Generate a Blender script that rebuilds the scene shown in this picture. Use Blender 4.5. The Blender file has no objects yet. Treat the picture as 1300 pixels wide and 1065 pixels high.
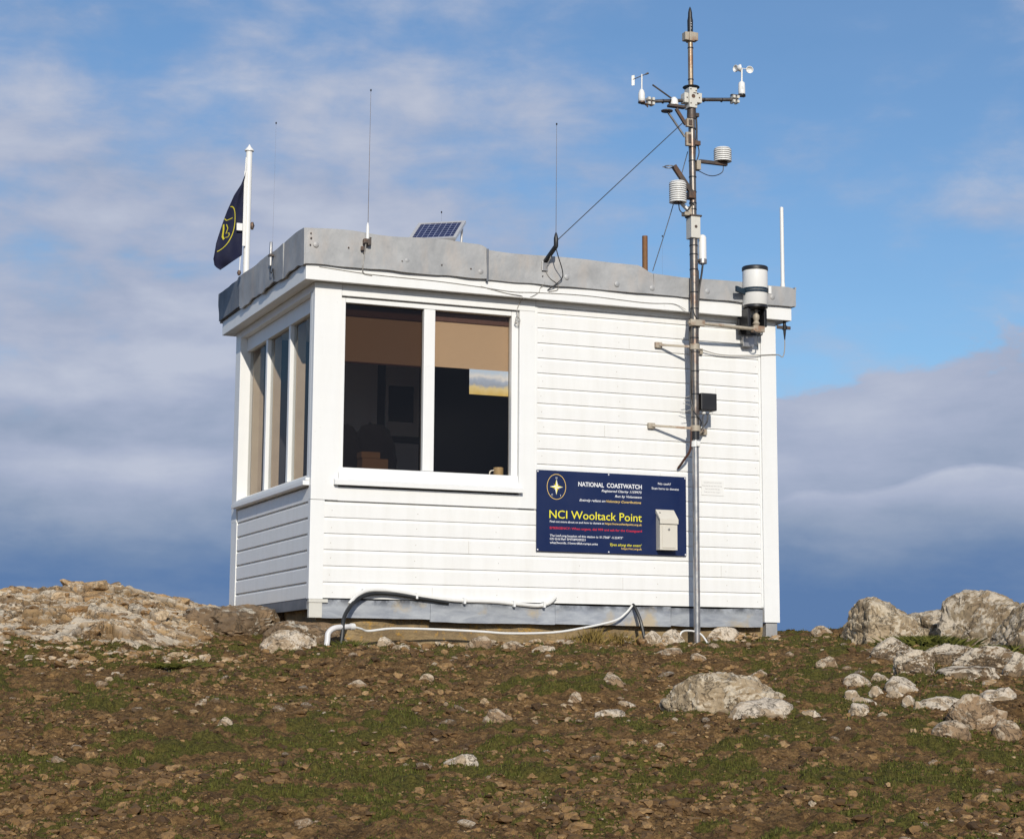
import bpy, bmesh, math, random
import numpy as np
from mathutils import Vector, Matrix
np.seterr(all='ignore'); random.seed(7); rng = np.random.default_rng(7)
R = math.radians
SC = bpy.context.scene; COL = SC.collection

# ------------------------------------------------------------ numpy noise
def _h(ix, iy, iz, s):
    n = (ix * 374761393 + iy * 668265263 + iz * 2147483647 + s * 1274126177) & 0xffffffff
    n = ((n ^ (n >> 13)) * 1274126177) & 0xffffffff
    n = (n ^ (n >> 16)); n = (n * 2246822519) & 0xffffffff
    return ((n ^ (n >> 15)) & 0xffffff) / float(0xffffff)
def vnoise(x, y, z, s=0):
    x = np.asarray(x, float); y = np.asarray(y, float) + 0 * x; z = np.asarray(z, float) + 0 * x
    X = np.floor(x); Y = np.floor(y); Z = np.floor(z)
    fx, fy, fz = x - X, y - Y, z - Z
    X, Y, Z = X.astype(np.int64), Y.astype(np.int64), Z.astype(np.int64)
    q = lambda t: t * t * t * (t * (t * 6 - 15) + 10)
    fx, fy, fz = q(fx), q(fy), q(fz)
    r = 0
    for a in (0, 1):
        wa = fx if a else 1 - fx
        for b in (0, 1):
            wb = fy if b else 1 - fy
            for c in (0, 1):
                wc = fz if c else 1 - fz
                r = r + wa * wb * wc * _h(X + a, Y + b, Z + c, s)
    return r * 2 - 1
def fbm(x, y, z=0.0, octv=4, s=0, gain=.5):
    r, a, f = 0, 1.0, 1.0
    for k in range(octv):
        r = r + a * vnoise(x * f + 17.3 * k, y * f - 9.1 * k, z * f + 3.7 * k, s + k)
        a *= gain; f *= 2.03
    return r
def worley2(x, y, s=0):
    X = np.floor(x).astype(np.int64); Y = np.floor(y).astype(np.int64)
    f1 = np.full(x.shape, 9.); f2 = np.full(x.shape, 9.); cid = np.zeros(x.shape)
    for a in (-1, 0, 1):
        for b in (-1, 0, 1):
            cx, cy = X + a, Y + b
            px = cx + _h(cx, cy, 0, s); py = cy + _h(cx, cy, 1, s)
            d = np.hypot(px - x, py - y); h = _h(cx, cy, 2, s)
            m = d < f1
            f2 = np.where(m, f1, np.minimum(f2, d)); cid = np.where(m, h, cid); f1 = np.where(m, d, f1)
    return f1, f2, cid
def worley3(x, y, z, s=0):
    X = np.floor(x).astype(np.int64); Y = np.floor(y).astype(np.int64); Z = np.floor(z).astype(np.int64)
    f1 = np.full(x.shape, 9.); f2 = np.full(x.shape, 9.); cid = np.zeros(x.shape)
    for a in (-1, 0, 1):
        for b in (-1, 0, 1):
            for c in (-1, 0, 1):
                cx, cy, cz = X + a, Y + b, Z + c
                px = cx + _h(cx, cy, cz, s); py = cy + _h(cx, cy, cz, s + 1); pz = cz + _h(cx, cy, cz, s + 2)
                d = np.sqrt((px - x) ** 2 + (py - y) ** 2 + (pz - z) ** 2); h = _h(cx, cy, cz, s + 3)
                m = d < f1
                f2 = np.where(m, f1, np.minimum(f2, d)); cid = np.where(m, h, cid); f1 = np.where(m, d, f1)
    return f1, f2, cid

# ------------------------------------------------------------ terrain shape
CX, CY, CZ = -3.8677, -13.3392, -0.6127
SY, CYW = math.sin(.3856), math.cos(.3856)
def to_uw(x, y):
    dx, dy = x - CX, y - CY
    return dx * SY + dy * CYW, dx * CYW - dy * SY
def to_xy(u, w):
    return CX + u * SY + w * CYW, CY + u * CYW - w * SY
_U = [-400, -40, 0, 5, 8, 11, 12.4, 13.3, 14.2, 15.2, 16.2, 17.2, 19, 25, 60, 140, 6000]
_Z = [-60, -8, -2.12, -1.50, -1.07, -.67, -.495, -.385, -.30, -.235, -.185, -.175, -.45, -2.6, -22, -46, -60]
def base_z(x, y):
    u, w = to_uw(x, y)
    z = 0
    for d in (-.4, -.2, 0, .2, .4):
        z = z + np.interp(u + d, _U, _Z) / 5
    fall = np.clip(np.abs(w) - 9, 0, None)
    z = z - .0025 * fall ** 2 / (1 + fall * .04)
    # a shallow rise towards the right-hand crags
    z = z + .10 * np.exp(-((w - 4.4) / 1.3) ** 2 - ((u - 14.8) / 1.8) ** 2)
    z = z + .035 * np.exp(-((w + 3.8) / 1.6) ** 2 - ((u - 13.0) / 1.5) ** 2)
    return z
def moss_mask(x, y):
    u, w = to_uw(x, y)
    m = fbm(x * 1.1, y * 1.5, 0, 3, 31) * .34 + fbm(x * 5.5, y * 6.5, 0, 5, 57, .62) * .68
    # greener strip near the left crag foot, in the low foreground and right of centre
    m = m + .45 * np.exp(-((w + 2.35) / .8) ** 2 - ((u - 12.9) / .5) ** 2)
    m = m + .22 * np.exp(-((u - 8.6) / .8) ** 2) + .18 * np.exp(-((w - 2.6) / 1.6) ** 2)
    m = m - .35 * np.exp(-((w + .1) / .5) ** 2 - ((u - 12.9) / .5) ** 2)
    return np.clip(m * 1.15 + .42, 0, 1)
def ground_z(x, y, fine=True):
    z = base_z(x, y)
    z = z + .045 * fbm(x * 1.1, y * 1.1, 0, 3, 3) - .012 * np.exp(-((y + .15) / .45) ** 2) * np.clip(x * 2, 0, 1) * np.clip((3.75 - x) * 2, 0, 1) 
    if fine:
        f1, f2, c = worley2(x * 7 + .4 * fbm(x * 6, y * 6, 0, 2, 9), y * 7, 11)
        z = z + .020 * (c - .4) * np.clip((f2 - f1) * 3, 0, 1)
        f1, f2, c = worley2(x * 19, y * 19, 12)
        z = z + .012 * c * np.clip((f2 - f1) * 2.5, 0, 1)
        z = z + .020 * fbm(x * 9, y * 9, 0, 4, 5)
        mm = np.clip(moss_mask(x, y) * 2 - .9, 0, 1); z = z + mm * (.012 + .010 * vnoise(x * 24, y * 24, 0, 88))
    return z
def gz(x, y):
    return float(ground_z(np.array([float(x)]), np.array([float(y)]))[0])

# ------------------------------------------------------------ materials
def new_mat(name):
    m = bpy.data.materials.new(name); m.use_nodes = True
    nt = m.node_tree; b = nt.nodes['Principled BSDF']
    return m, nt, b
def N(nt, t, **kw):
    n = nt.nodes.new(t)
    for k, v in kw.items():
        if k in n.inputs: n.inputs[k].default_value = v
        else: setattr(n, k, v)
    return n
def L(nt, a, b): nt.links.new(a, b)
def noise(nt, scale, detail=4, rough=.55, vec=None, dist=0):
    n = N(nt, 'ShaderNodeTexNoise'); n.inputs['Scale'].default_value = scale
    n.inputs['Detail'].default_value = detail; n.inputs['Roughness'].default_value = rough
    n.inputs['Distortion'].default_value = dist
    if vec is not None: L(nt, vec, n.inputs['Vector'])
    return n
def ramp(nt, src, stops, interp='LINEAR'):
    r = N(nt, 'ShaderNodeValToRGB'); r.color_ramp.interpolation = interp
    e = r.color_ramp.elements
    while len(e) < len(stops): e.new(.5)
    for k, (p, c) in enumerate(stops):
        e[k].position = p; e[k].color = (c, c, c, 1) if isinstance(c, (int, float)) else (*c, 1)
    L(nt, src, r.inputs[0]); return r
def mix(nt, f, a, b):
    m = N(nt, 'ShaderNodeMix', data_type='RGBA')
    if isinstance(f, (int, float)): m.inputs[0].default_value = f
    else: L(nt, f, m.inputs[0])
    for s, v in ((6, a), (7, b)):
        if isinstance(v, tuple): m.inputs[s].default_value = (*v, 1)
        else: L(nt, v, m.inputs[s])
    return m.outputs[2]
def bump(nt, b, src, strength=.3, dist=.01, prev=None):
    n = N(nt, 'ShaderNodeBump'); n.inputs['Strength'].default_value = strength; n.inputs['Distance'].default_value = dist
    L(nt, src, n.inputs['Height'])
    if prev is not None: L(nt, prev, n.inputs['Normal'])
    L(nt, n.outputs[0], b.inputs['Normal']); return n.outputs[0]
def coords(nt, which='Object', scale=None):
    t = N(nt, 'ShaderNodeTexCoord').outputs[which]
    if scale:
        m = N(nt, 'ShaderNodeMapping'); m.inputs['Scale'].default_value = scale; L(nt, t, m.inputs[0]); t = m.outputs[0]
    return t
def simple(name, col, rough=.5, metal=0, var=.12, nscale=14, bmp=0.05, spec=.5):
    m, nt, b = new_mat(name)
    c = coords(nt); n = noise(nt, nscale, 5, .6, c)
    d = tuple(v * (1 - var) for v in col); e = tuple(min(1, v * (1 + var)) for v in col)
    L(nt, mix(nt, n.outputs[0], d, e), b.inputs['Base Color'])
    r = ramp(nt, n.outputs[0], [(.3, max(0, rough - .08)), (.7, min(1, rough + .08))]); L(nt, r.outputs[0], b.inputs['Roughness'])
    b.inputs['Metallic'].default_value = metal; b.inputs['Specular IOR Level'].default_value = spec
    if bmp: bump(nt, b, noise(nt, nscale * 6, 3, .6, c).outputs[0], bmp, .004)
    return m
M = {}
def mat_white(name, col=(.80, .795, .775), streak=.5, rust=True):
    m, nt, b = new_mat(name)
    c = coords(nt); cs = coords(nt, 'Object', (5, 5, .7)); cb = coords(nt, 'Object', (.5, .5, 6))
    n1 = noise(nt, 2.2, 6, .65, cs); n2 = noise(nt, 38, 4, .6, c); n3 = noise(nt, 1.6, 3, .5, cb)
    base = mix(nt, ramp(nt, n1.outputs[0], [(.42, 0.), (.72, streak)]).outputs[0], col, (.69, .675, .63))
    base = mix(nt, ramp(nt, n3.outputs[0], [(.35, .25), (.65, 0.)]).outputs[0], base, (.735, .735, .735))
    spots = ramp(nt, n2.outputs[0], [(.69, 0.), (.76, .45)])
    base = mix(nt, spots.outputs[0], base, (.52, .49, .43))
    L(nt, base, b.inputs['Base Color']); b.inputs['Roughness'].default_value = .42
    bump(nt, b, noise(nt, 60, 4, .6, coords(nt, 'Object', (.25, .25, 1.5))).outputs[0], .12, .003)
    return m
M['white'] = mat_white('white painted boards')
M['trim'] = mat_white('white painted trim', (.80, .80, .785), .3)
M['plastic_white'] = simple('white plastic', (.78, .77, .74), .35, 0, .04)
M['plastic_cream'] = simple('cream enamel', (.60, .58, .52), .4, 0, .06, 30)
M['black'] = simple('black plastic', (.014, .014, .016), .45, 0, .3)
M['black_metal'] = simple('black painted metal', (.02, .02, .022), .4, .3, .3)
M['blue_strap'] = simple('blue webbing', (.008, .025, .045), .7, 0, .3, 60)
M['cable_black'] = simple('black cable', (.02, .02, .022), .5, 0, .2)
M['cable_grey'] = simple('grey cable', (.36, .34, .31), .5, 0, .2)
M['cable_white'] = simple('white cable', (.72, .71, .68), .45, 0, .1)
M['pipe_white'] = simple('white plastic pipe', (.66, .64, .63), .4, 0, .08)
M['hose'] = simple('dark hose', (.014, .015, .016), .5, 0, .3)
def mat_galv(name, c1, c2, rough=.45, metal=.75, rust=.0, sc=18):
    m, nt, b = new_mat(name)
    c = coords(nt); n = noise(nt, sc, 6, .65, c); v = N(nt, 'ShaderNodeTexVoronoi'); v.inputs['Scale'].default_value = sc * 4; L(nt, c, v.inputs['Vector'])
    base = mix(nt, n.outputs[0], c1, c2)
    base = mix(nt, ramp(nt, v.outputs['Color'], [(0, 0.), (1, .35)]).outputs[0], base, tuple(x * .8 for x in c1))
    if rust:
        r = noise(nt, 7, 6, .7, c)
        base = mix(nt, ramp(nt, r.outputs[0], [(.50, 0.), (.62, rust)]).outputs[0], base, (.23, .10, .045))
    L(nt, base, b.inputs['Base Color']); b.inputs['Metallic'].default_value = metal
    L(nt, ramp(nt, n.outputs[0], [(.3, rough - .12), (.7, rough + .15)]).outputs[0], b.inputs['Roughness'])
    bump(nt, b, noise(nt, sc * 5, 3, .6, c).outputs[0], .06, .003)
    return m
M['galv'] = mat_galv('galvanised steel', (.33, .325, .32), (.52, .51, .50), .40, .8, .25)
M['steel'] = mat_galv('stainless mast', (.17, .15, .13), (.33, .295, .26), .34, .85, .4)
M['bronze'] = mat_galv('weathered pole', (.26, .19, .12), (.42, .33, .24), .40, .6, .6)
M['rusty'] = mat_galv('rusty iron', (.16, .08, .035), (.30, .15, .06), .7, .3, .9)
M['bracket'] = mat_galv('stained bracket', (.34, .29, .22), (.54, .48, .39), .6, .2, .7, 30)
M['darkmetal'] = mat_galv('dark bracket metal', (.06, .05, .045), (.15, .12, .10), .5, .5, .4)
def mat_lead(name, c1, c2, warm=.5):
    m, nt, b = new_mat(name)
    c = coords(nt); cs = coords(nt, 'Object', (3, 3, 1.1))
    n1 = noise(nt, 3.2, 8, .68, c, .3); n2 = noise(nt, 2.4, 5, .6, cs); n3 = noise(nt, 40, 4, .7, c)
    base = mix(nt, ramp(nt, n1.outputs[0], [(.36, 0.), (.64, 1.)]).outputs[0], c1, c2)
    base = mix(nt, ramp(nt, n2.outputs[0], [(.50, 0.), (.70, warm)]).outputs[0], base, (.47, .41, .36))
    base = mix(nt, ramp(nt, n3.outputs[0], [(.62, 0.), (.74, .5)]).outputs[0], base, tuple(x * .6 for x in c1))
    L(nt, base, b.inputs['Base Color']); b.inputs['Metallic'].default_value = .25
    b.inputs['Roughness'].default_value = .6
    p = bump(nt, b, noise(nt, 9, 5, .6, c).outputs[0], .35, .012)
    bump(nt, b, n3.outputs[0], .1, .003, p)
    return m
M['lead'] = mat_lead('weathered lead', (.30, .305, .31), (.43, .43, .43))
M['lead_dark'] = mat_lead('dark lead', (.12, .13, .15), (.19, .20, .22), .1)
def mat_base_strip():
    m, nt, b = new_mat('galvanised skirting')
    c = coords(nt); cs = coords(nt, 'Object', (1.2, 1, 4))
    n1 = noise(nt, 3.5, 8, .7, cs, .4); n2 = noise(nt, 2.1, 6, .65, c); n3 = noise(nt, 5, 6, .7, c)
    base = mix(nt, ramp(nt, n1.outputs[0], [(.35, 0.), (.65, 1.)]).outputs[0], (.27, .29, .33), (.46, .48, .50))
    base = mix(nt, ramp(nt, n2.outputs[0], [(.56, 0.), (.66, .8)]).outputs[0], base, (.50, .40, .25))
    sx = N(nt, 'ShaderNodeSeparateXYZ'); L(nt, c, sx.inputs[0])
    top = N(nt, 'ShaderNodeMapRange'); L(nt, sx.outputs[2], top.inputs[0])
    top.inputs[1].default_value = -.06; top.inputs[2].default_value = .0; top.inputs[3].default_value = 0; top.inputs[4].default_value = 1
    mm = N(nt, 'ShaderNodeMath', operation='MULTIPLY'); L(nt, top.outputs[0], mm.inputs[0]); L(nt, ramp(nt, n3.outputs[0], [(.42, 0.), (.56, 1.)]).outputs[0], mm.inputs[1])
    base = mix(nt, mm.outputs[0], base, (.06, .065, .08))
    L(nt, base, b.inputs['Base Color']); b.inputs['Metallic'].default_value = .3; b.inputs['Roughness'].default_value = .5
    bump(nt, b, n1.outputs[0], .2, .01)
    return m
M['strip'] = mat_base_strip()
def mat_concrete():
    m, nt, b = new_mat('stained concrete plinth')
    c = coords(nt)
    n1 = noise(nt, 4, 8, .7, c, .5); n2 = noise(nt, 14, 5, .7, c); n3 = noise(nt, 60, 4, .7, c)
    base = mix(nt, ramp(nt, n1.outputs[0], [(.35, 0.), (.65, 1.)]).outputs[0], (.15, .105, .06), (.31, .22, .11))
    base = mix(nt, ramp(nt, n2.outputs[0], [(.55, 0.), (.66, .8)]).outputs[0], base, (.46, .26, .045))
    base = mix(nt, ramp(nt, n3.outputs[0], [(.5, 0.), (.7, .5)]).outputs[0], base, (.10, .08, .05))
    L(nt, base, b.inputs['Base Color']); b.inputs['Roughness'].default_value = .9
    bump(nt, b, n2.outputs[0], .5, .03)
    return m
M['concrete'] = mat_concrete()
def mat_rock(name, ca, cb, lich, brown, seedv=0, lichen=(.52, .465, .375), ls=7, cells=False):
    m, nt, b = new_mat(name)
    c0 = coords(nt, 'Object'); mp = N(nt, 'ShaderNodeMapping'); L(nt, c0, mp.inputs[0])
    mp.inputs['Location'].default_value = (seedv, seedv * .7, 0); c = mp.outputs[0]
    n1 = noise(nt, 3.5, 8, .68, c, .6); n2 = noise(nt, ls, 7, .7, c, .8); n3 = noise(nt, 60, 5, .75, c); n4 = noise(nt, 2.3, 5, .6, c)
    n5 = noise(nt, 26, 6, .75, c, .5)
    base = mix(nt, ramp(nt, n1.outputs[0], [(.34, 0.), (.66, 1.)]).outputs[0], ca, cb)
    base = mix(nt, ramp(nt, n4.outputs[0], [(.45, 0.), (.62, brown)]).outputs[0], base, (.27, .175, .095))
    # pale crusts of lichen with ragged edges, mostly on upward faces
    g = N(nt, 'ShaderNodeNewGeometry'); sx = N(nt, 'ShaderNodeSeparateXYZ'); L(nt, g.outputs['Normal'], sx.inputs[0])
    up = N(nt, 'ShaderNodeMath', operation='MULTIPLY_ADD'); L(nt, sx.outputs[2], up.inputs[0]); up.inputs[1].default_value = .10; L(nt, n2.outputs[0], up.inputs[2])
    a2 = N(nt, 'ShaderNodeMath', operation='MULTIPLY_ADD'); L(nt, n5.outputs[0], a2.inputs[0]); a2.inputs[1].default_value = .22; L(nt, up.outputs[0], a2.inputs[2])
    t = .735 - .13 * lich
    base = mix(nt, ramp(nt, a2.outputs[0], [(t - .02, 0.), (t + .03, .9)]).outputs[0], base, lichen)
    base = mix(nt, ramp(nt, n5.outputs[0], [(.62, 0.), (.68, .85)]).outputs[0], base, (.05, .045, .04))
    base = mix(nt, ramp(nt, n3.outputs[0], [(.35, .45), (.62, 0.)]).outputs[0], base, (.11, .09, .07))
    v = N(nt, 'ShaderNodeTexVoronoi', feature='DISTANCE_TO_EDGE'); v.inputs['Scale'].default_value = 4.2
    dv = N(nt, 'ShaderNodeVectorMath', operation='MULTIPLY_ADD'); L(nt, n2.outputs['Color'], dv.inputs[0]); dv.inputs[1].default_value = (.5, .5, .5); L(nt, c, dv.inputs[2]); L(nt, dv.outputs[0], v.inputs['Vector'])
    cr = ramp(nt, v.outputs['Distance'], [(.0, 0.), (.035, 1.)])
    base = mix(nt, cr.outputs[0], (.07, .055, .04), base)
    if cells:
        ac = N(nt, 'ShaderNodeAttribute', attribute_name='cell'); ak = N(nt, 'ShaderNodeAttribute', attribute_name='crack')
        base = mix(nt, ramp(nt, ac.outputs['Fac'], [(.0, .55), (.35, 0.)]).outputs[0], base, (.17, .105, .05)); base = mix(nt, ramp(nt, ac.outputs['Fac'], [(.62, 0.), (.95, .6)]).outputs[0], base, (.56, .49, .39))
        base = mix(nt, ak.outputs['Fac'], base, (.07, .045, .022))
    L(nt, base, b.inputs['Base Color']); b.inputs['Roughness'].default_value = .92; b.inputs['Specular IOR Level'].default_value = .2
    p = bump(nt, b, cr.outputs[0], .5, .015)
    p = bump(nt, b, n2.outputs[0], .4, .03, p)
    bump(nt, b, n3.outputs[0], .4, .006, p)
    return m
M['rock_pale'] = mat_rock('pale lichened rock', (.36, .27, .165), (.50, .40, .27), .45, .4, 0, (.60, .51, .38))
M['rock_grey'] = mat_rock('grey crag rock', (.23, .165, .095), (.36, .28, .18), .50, .5, 5, (.60, .51, .39))
M['rock_patched'] = mat_rock('brown rock with white lichen patches', (.14, .09, .047), (.24, .165, .095), .80, .4, 21, (.64, .545, .42), 4.5)
M['rock_tan'] = mat_rock('tan rock', (.29, .19, .11), (.40, .28, .175), .25, .5, 9, (.54, .44, .32))
M['rock_brown'] = mat_rock('brown earth covered rock', (.15, .10, .06), (.24, .165, .095), .15, .9, 13)
M['rock_slab'] = mat_rock('white crusted rock', (.38, .28, .18), (.52, .41, .285), .6, .45, 17, (.66, .565, .445))
M['rock_mound'] = mat_rock('ochre outcrop', (.31, .18, .07), (.50, .335, .17), .30, .95, 3, (.68, .57, .42), 4, True)
def mat_ground():
    m, nt, b = new_mat('rubbly soil')
    c = coords(nt)
    at = N(nt, 'ShaderNodeAttribute', attribute_name='moss')
    n1 = noise(nt, 1.7, 6, .65, c, .3); n2 = noise(nt, 11, 7, .7, c, .5); n3 = noise(nt, 70, 6, .75, c); n4 = noise(nt, 28, 5, .7, c)
    base = mix(nt, ramp(nt, n2.outputs[0], [(.34, 0.), (.66, 1.)]).outputs[0], (.050, .028, .011), (.290, .168, .066))
    base = mix(nt, ramp(nt, n1.outputs[0], [(.48, 0.), (.68, .65)]).outputs[0], base, (.125, .072, .032))
    v = N(nt, 'ShaderNodeTexVoronoi'); v.inputs['Scale'].default_value = 34; L(nt, c, v.inputs['Vector'])
    base = mix(nt, ramp(nt, v.outputs['Color'], [(.5, 0.), (.95, .45)]).outputs[0], base, (.40, .24, .10))
    base = mix(nt, ramp(nt, n3.outputs[0], [(.36, .75), (.58, 0.)]).outputs[0], base, (.022, .013, .007))
    s = N(nt, 'ShaderNodeMath', operation='MULTIPLY_ADD'); L(nt, n4.outputs[0], s.inputs[0]); s.inputs[1].default_value = .8; L(nt, at.outputs['Fac'], s.inputs[2])
    mo = ramp(nt, s.outputs[0], [(.98, 0.), (1.22, .85)])
    gcol = mix(nt, ramp(nt, n3.outputs[0], [(.35, 0.), (.65, 1.)]).outputs[0], (.022, .022, .004), (.125, .118, .024))
    base = mix(nt, mo.outputs[0], base, gcol)
    L(nt, base, b.inputs['Base Color']); b.inputs['Roughness'].default_value = .95; b.inputs['Specular IOR Level'].default_value = .15
    p = bump(nt, b, n2.outputs[0], .5, .05); p = bump(nt, b, v.outputs['Distance'], .4, .012, p); bump(nt, b, n3.outputs[0], .6, .012, p)
    return m
M['ground'] = mat_ground()
def mat_fragment():
    m, nt, b = new_mat('broken rock')
    c = coords(nt); n = noise(nt, 40, 6, .72, c); n2 = noise(nt, 11, 6, .7, c, .6); at = N(nt, 'ShaderNodeAttribute', attribute_name='tone')
    base = ramp(nt, at.outputs['Fac'], [(0, (.15, .082, .034)), (.3, (.33, .19, .08)), (.6, (.47, .31, .16)), (.85, (.60, .46, .30)), (1, (.66, .56, .43))]).outputs[0]
    base = mix(nt, ramp(nt, n2.outputs[0], [(.52, 0.), (.60, .75)]).outputs[0], base, (.56, .49, .39))
    base = mix(nt, ramp(nt, n.outputs[0], [(.36, .75), (.56, 0.)]).outputs[0], base, (.12, .08, .045))
    L(nt, base, b.inputs['Base Color']); b.inputs['Roughness'].default_value = .92; b.inputs['Specular IOR Level'].default_value = .2
    p = bump(nt, b, n2.outputs[0], .6, .03); bump(nt, b, n.outputs[0], .5, .008, p); return m
M['fragment'] = mat_fragment()
def mat_gravel():
    m, nt, b = new_mat('loose stones')
    c = coords(nt); v = N(nt, 'ShaderNodeTexVoronoi'); v.inputs['Scale'].default_value = 12; L(nt, c, v.inputs['Vector'])
    n = noise(nt, 50, 5, .7, c); at = N(nt, 'ShaderNodeAttribute', attribute_name='tone')
    base = ramp(nt, at.outputs['Fac'], [(0, (.050, .027, .010)), (.3, (.17, .095, .036)), (.6, (.32, .19, .078)), (.85, (.45, .295, .145)), (1, (.54, .44, .31))])
    base = mix(nt, ramp(nt, n.outputs[0], [(.4, .6), (.6, 0.)]).outputs[0], base.outputs[0], (.09, .06, .04))
    L(nt, base, b.inputs['Base Color']); b.inputs['Roughness'].default_value = .9; b.inputs['Specular IOR Level'].default_value = .2
    bump(nt, b, n.outputs[0], .5, .01)
    return m
M['gravel'] = mat_gravel()
def mat_grass(name, a, b_):
    m, nt, b = new_mat(name)
    at = N(nt, 'ShaderNodeAttribute', attribute_name='tone')
    L(nt, mix(nt, at.outputs['Fac'], a, b_), b.inputs['Base Color']); b.inputs['Roughness'].default_value = .7
    b.inputs['Specular IOR Level'].default_value = .2
    return m
M['grass'] = mat_grass('short turf', (.026, .034, .004), (.140, .138, .026))
M['dry'] = mat_grass('dry weed', (.10, .07, .02), (.30, .21, .06))
def mat_glass(name, tint, refl=1.0):
    m = bpy.data.materials.new(name); m.use_nodes = True; nt = m.node_tree; nt.nodes.clear()
    o = N(nt, 'ShaderNodeOutputMaterial'); t = N(nt, 'ShaderNodeBsdfTransparent'); t.inputs[0].default_value = (*tint, 1)
    g = N(nt, 'ShaderNodeBsdfGlossy'); g.inputs['Roughness'].default_value = .015; g.inputs['Color'].default_value = (refl, refl, refl, 1)
    f = N(nt, 'ShaderNodeFresnel'); f.inputs[0].default_value = 1.5
    c = coords(nt); n = noise(nt, 1.5, 2, .5, c); bu = N(nt, 'ShaderNodeBump'); bu.inputs['Strength'].default_value = .02; L(nt, n.outputs[0], bu.inputs['Height'])
    L(nt, bu.outputs[0], g.inputs['Normal'])
    gg = N(nt, 'ShaderNodeNewGeometry'); iv = N(nt, 'ShaderNodeMath', operation='SUBTRACT'); iv.inputs[0].default_value = 1; L(nt, gg.outputs['Backfacing'], iv.inputs[1]); ff = N(nt, 'ShaderNodeMath', operation='MULTIPLY'); L(nt, iv.outputs[0], ff.inputs[0]); L(nt, f.outputs[0], ff.inputs[1]); mx = N(nt, 'ShaderNodeMixShader'); L(nt, ff.outputs[0], mx.inputs[0]); L(nt, t.outputs[0], mx.inputs[1]); L(nt, g.outputs[0], mx.inputs[2]); L(nt, mx.outputs[0], o.inputs[0])
    return m
M['glass_dark'] = mat_glass('smoky glass', (.61, .565, .53), .6); M['glass'] = mat_glass('clear glass', (.94, .92, .89), .6)
M['glass_side'] = mat_glass('side glass', (.93, .93, .92), .32)
def mat_fabric(name, col, sc=220):
    m, nt, b = new_mat(name); c = coords(nt, 'Object', (1, 1, 6)); n = noise(nt, 18, 5, .7, c); n2 = noise(nt, 2, 3, .5, coords(nt))
    base = mix(nt, n.outputs[0], tuple(v * .85 for v in col), tuple(v * 1.12 for v in col))
    L(nt, mix(nt, n2.outputs[0], base, tuple(v * .9 for v in col)), b.inputs['Base Color']); b.inputs['Roughness'].default_value = .9
    bump(nt, b, n.outputs[0], .2, .004); return m
M['blind'] = mat_fabric('tan roller blind', (.45, .325, .215)); M['curtain'] = mat_fabric('tan curtain', (.66, .54, .42))
M['nail'] = simple('dulled nail', (.42, .38, .32), .6, 0, .3)
M['tanwood'] = simple('tan varnished wood', (.60, .46, .33), .5, 0, .18, 6)
M['brown'] = simple('dark brown wood', (.075, .03, .02), .5, 0, .3)
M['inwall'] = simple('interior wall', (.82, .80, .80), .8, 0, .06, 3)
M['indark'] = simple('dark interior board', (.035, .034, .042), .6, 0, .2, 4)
M['carpet'] = simple('interior floor', (.30, .27, .24), .95, 0, .2)
M['card'] = simple('brown cardboard', (.30, .19, .10), .8, 0, .12)
M['darkcloth'] = simple('black cloth', (.016, .016, .022), .95, 0, .4, 10)
M['felt'] = simple('grey roof felt', (.17, .17, .175), .9, 0, .2)
M['mug'] = simple('tan glazed mug', (.42, .30, .15), .4, 0, .25, 30)
M['sign_blue'] = simple('navy sign enamel', (.0025, .0125, .066), .38, 0, .06, 3, .01)
M['ink_white'] = simple('white lettering', (.78, .78, .80), .5, 0, .02, 5, 0)
M['ink_yellow'] = simple('yellow lettering', (.80, .72, .03), .5, 0, .02, 5, 0)
M['ink_amber'] = simple('amber lettering', (.80, .55, .16), .5, 0, .02, 5, 0)
M['ink_red'] = simple('red lettering', (.62, .02, .05), .5, 0, .02, 5, 0)
M['ink_grey'] = simple('faded grey lettering', (.45, .44, .43), .6, 0, .02, 5, 0)
M['screw'] = simple('screw head', (.35, .33, .30), .4, .6)
M['flag_navy'] = simple('navy flag cloth', (.004, .006, .030), .85, 0, .25, 12)
M['flag_yellow'] = simple('yellow flag print', (.50, .44, .02), .8, 0, .1)
M['box_cream'] = simple('cream painted box', (.64, .60, .52), .38, 0, .05, 20)
M['frame_alu'] = simple('pale aluminium frame', (.66, .64, .62), .4, .4)
def mat_solar():
    m, nt, b = new_mat('solar cells')
    c = coords(nt, 'Object'); br = N(nt, 'ShaderNodeTexBrick'); L(nt, c, br.inputs['Vector'])
    br.offset = 0; br.inputs['Scale'].default_value = 1; br.inputs['Brick Width'].default_value = .045; br.inputs['Row Height'].default_value = .045
    br.inputs['Mortar Size'].default_value = .0022; br.inputs['Color1'].default_value = (.008, .010, .05, 1); br.inputs['Color2'].default_value = (.014, .016, .07, 1)
    br.inputs['Mortar'].default_value = (.30, .32, .42, 1)
    L(nt, br.outputs[0], b.inputs['Base Color']); b.inputs['Roughness'].default_value = .25; return m
M['solar'] = mat_solar()
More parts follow.
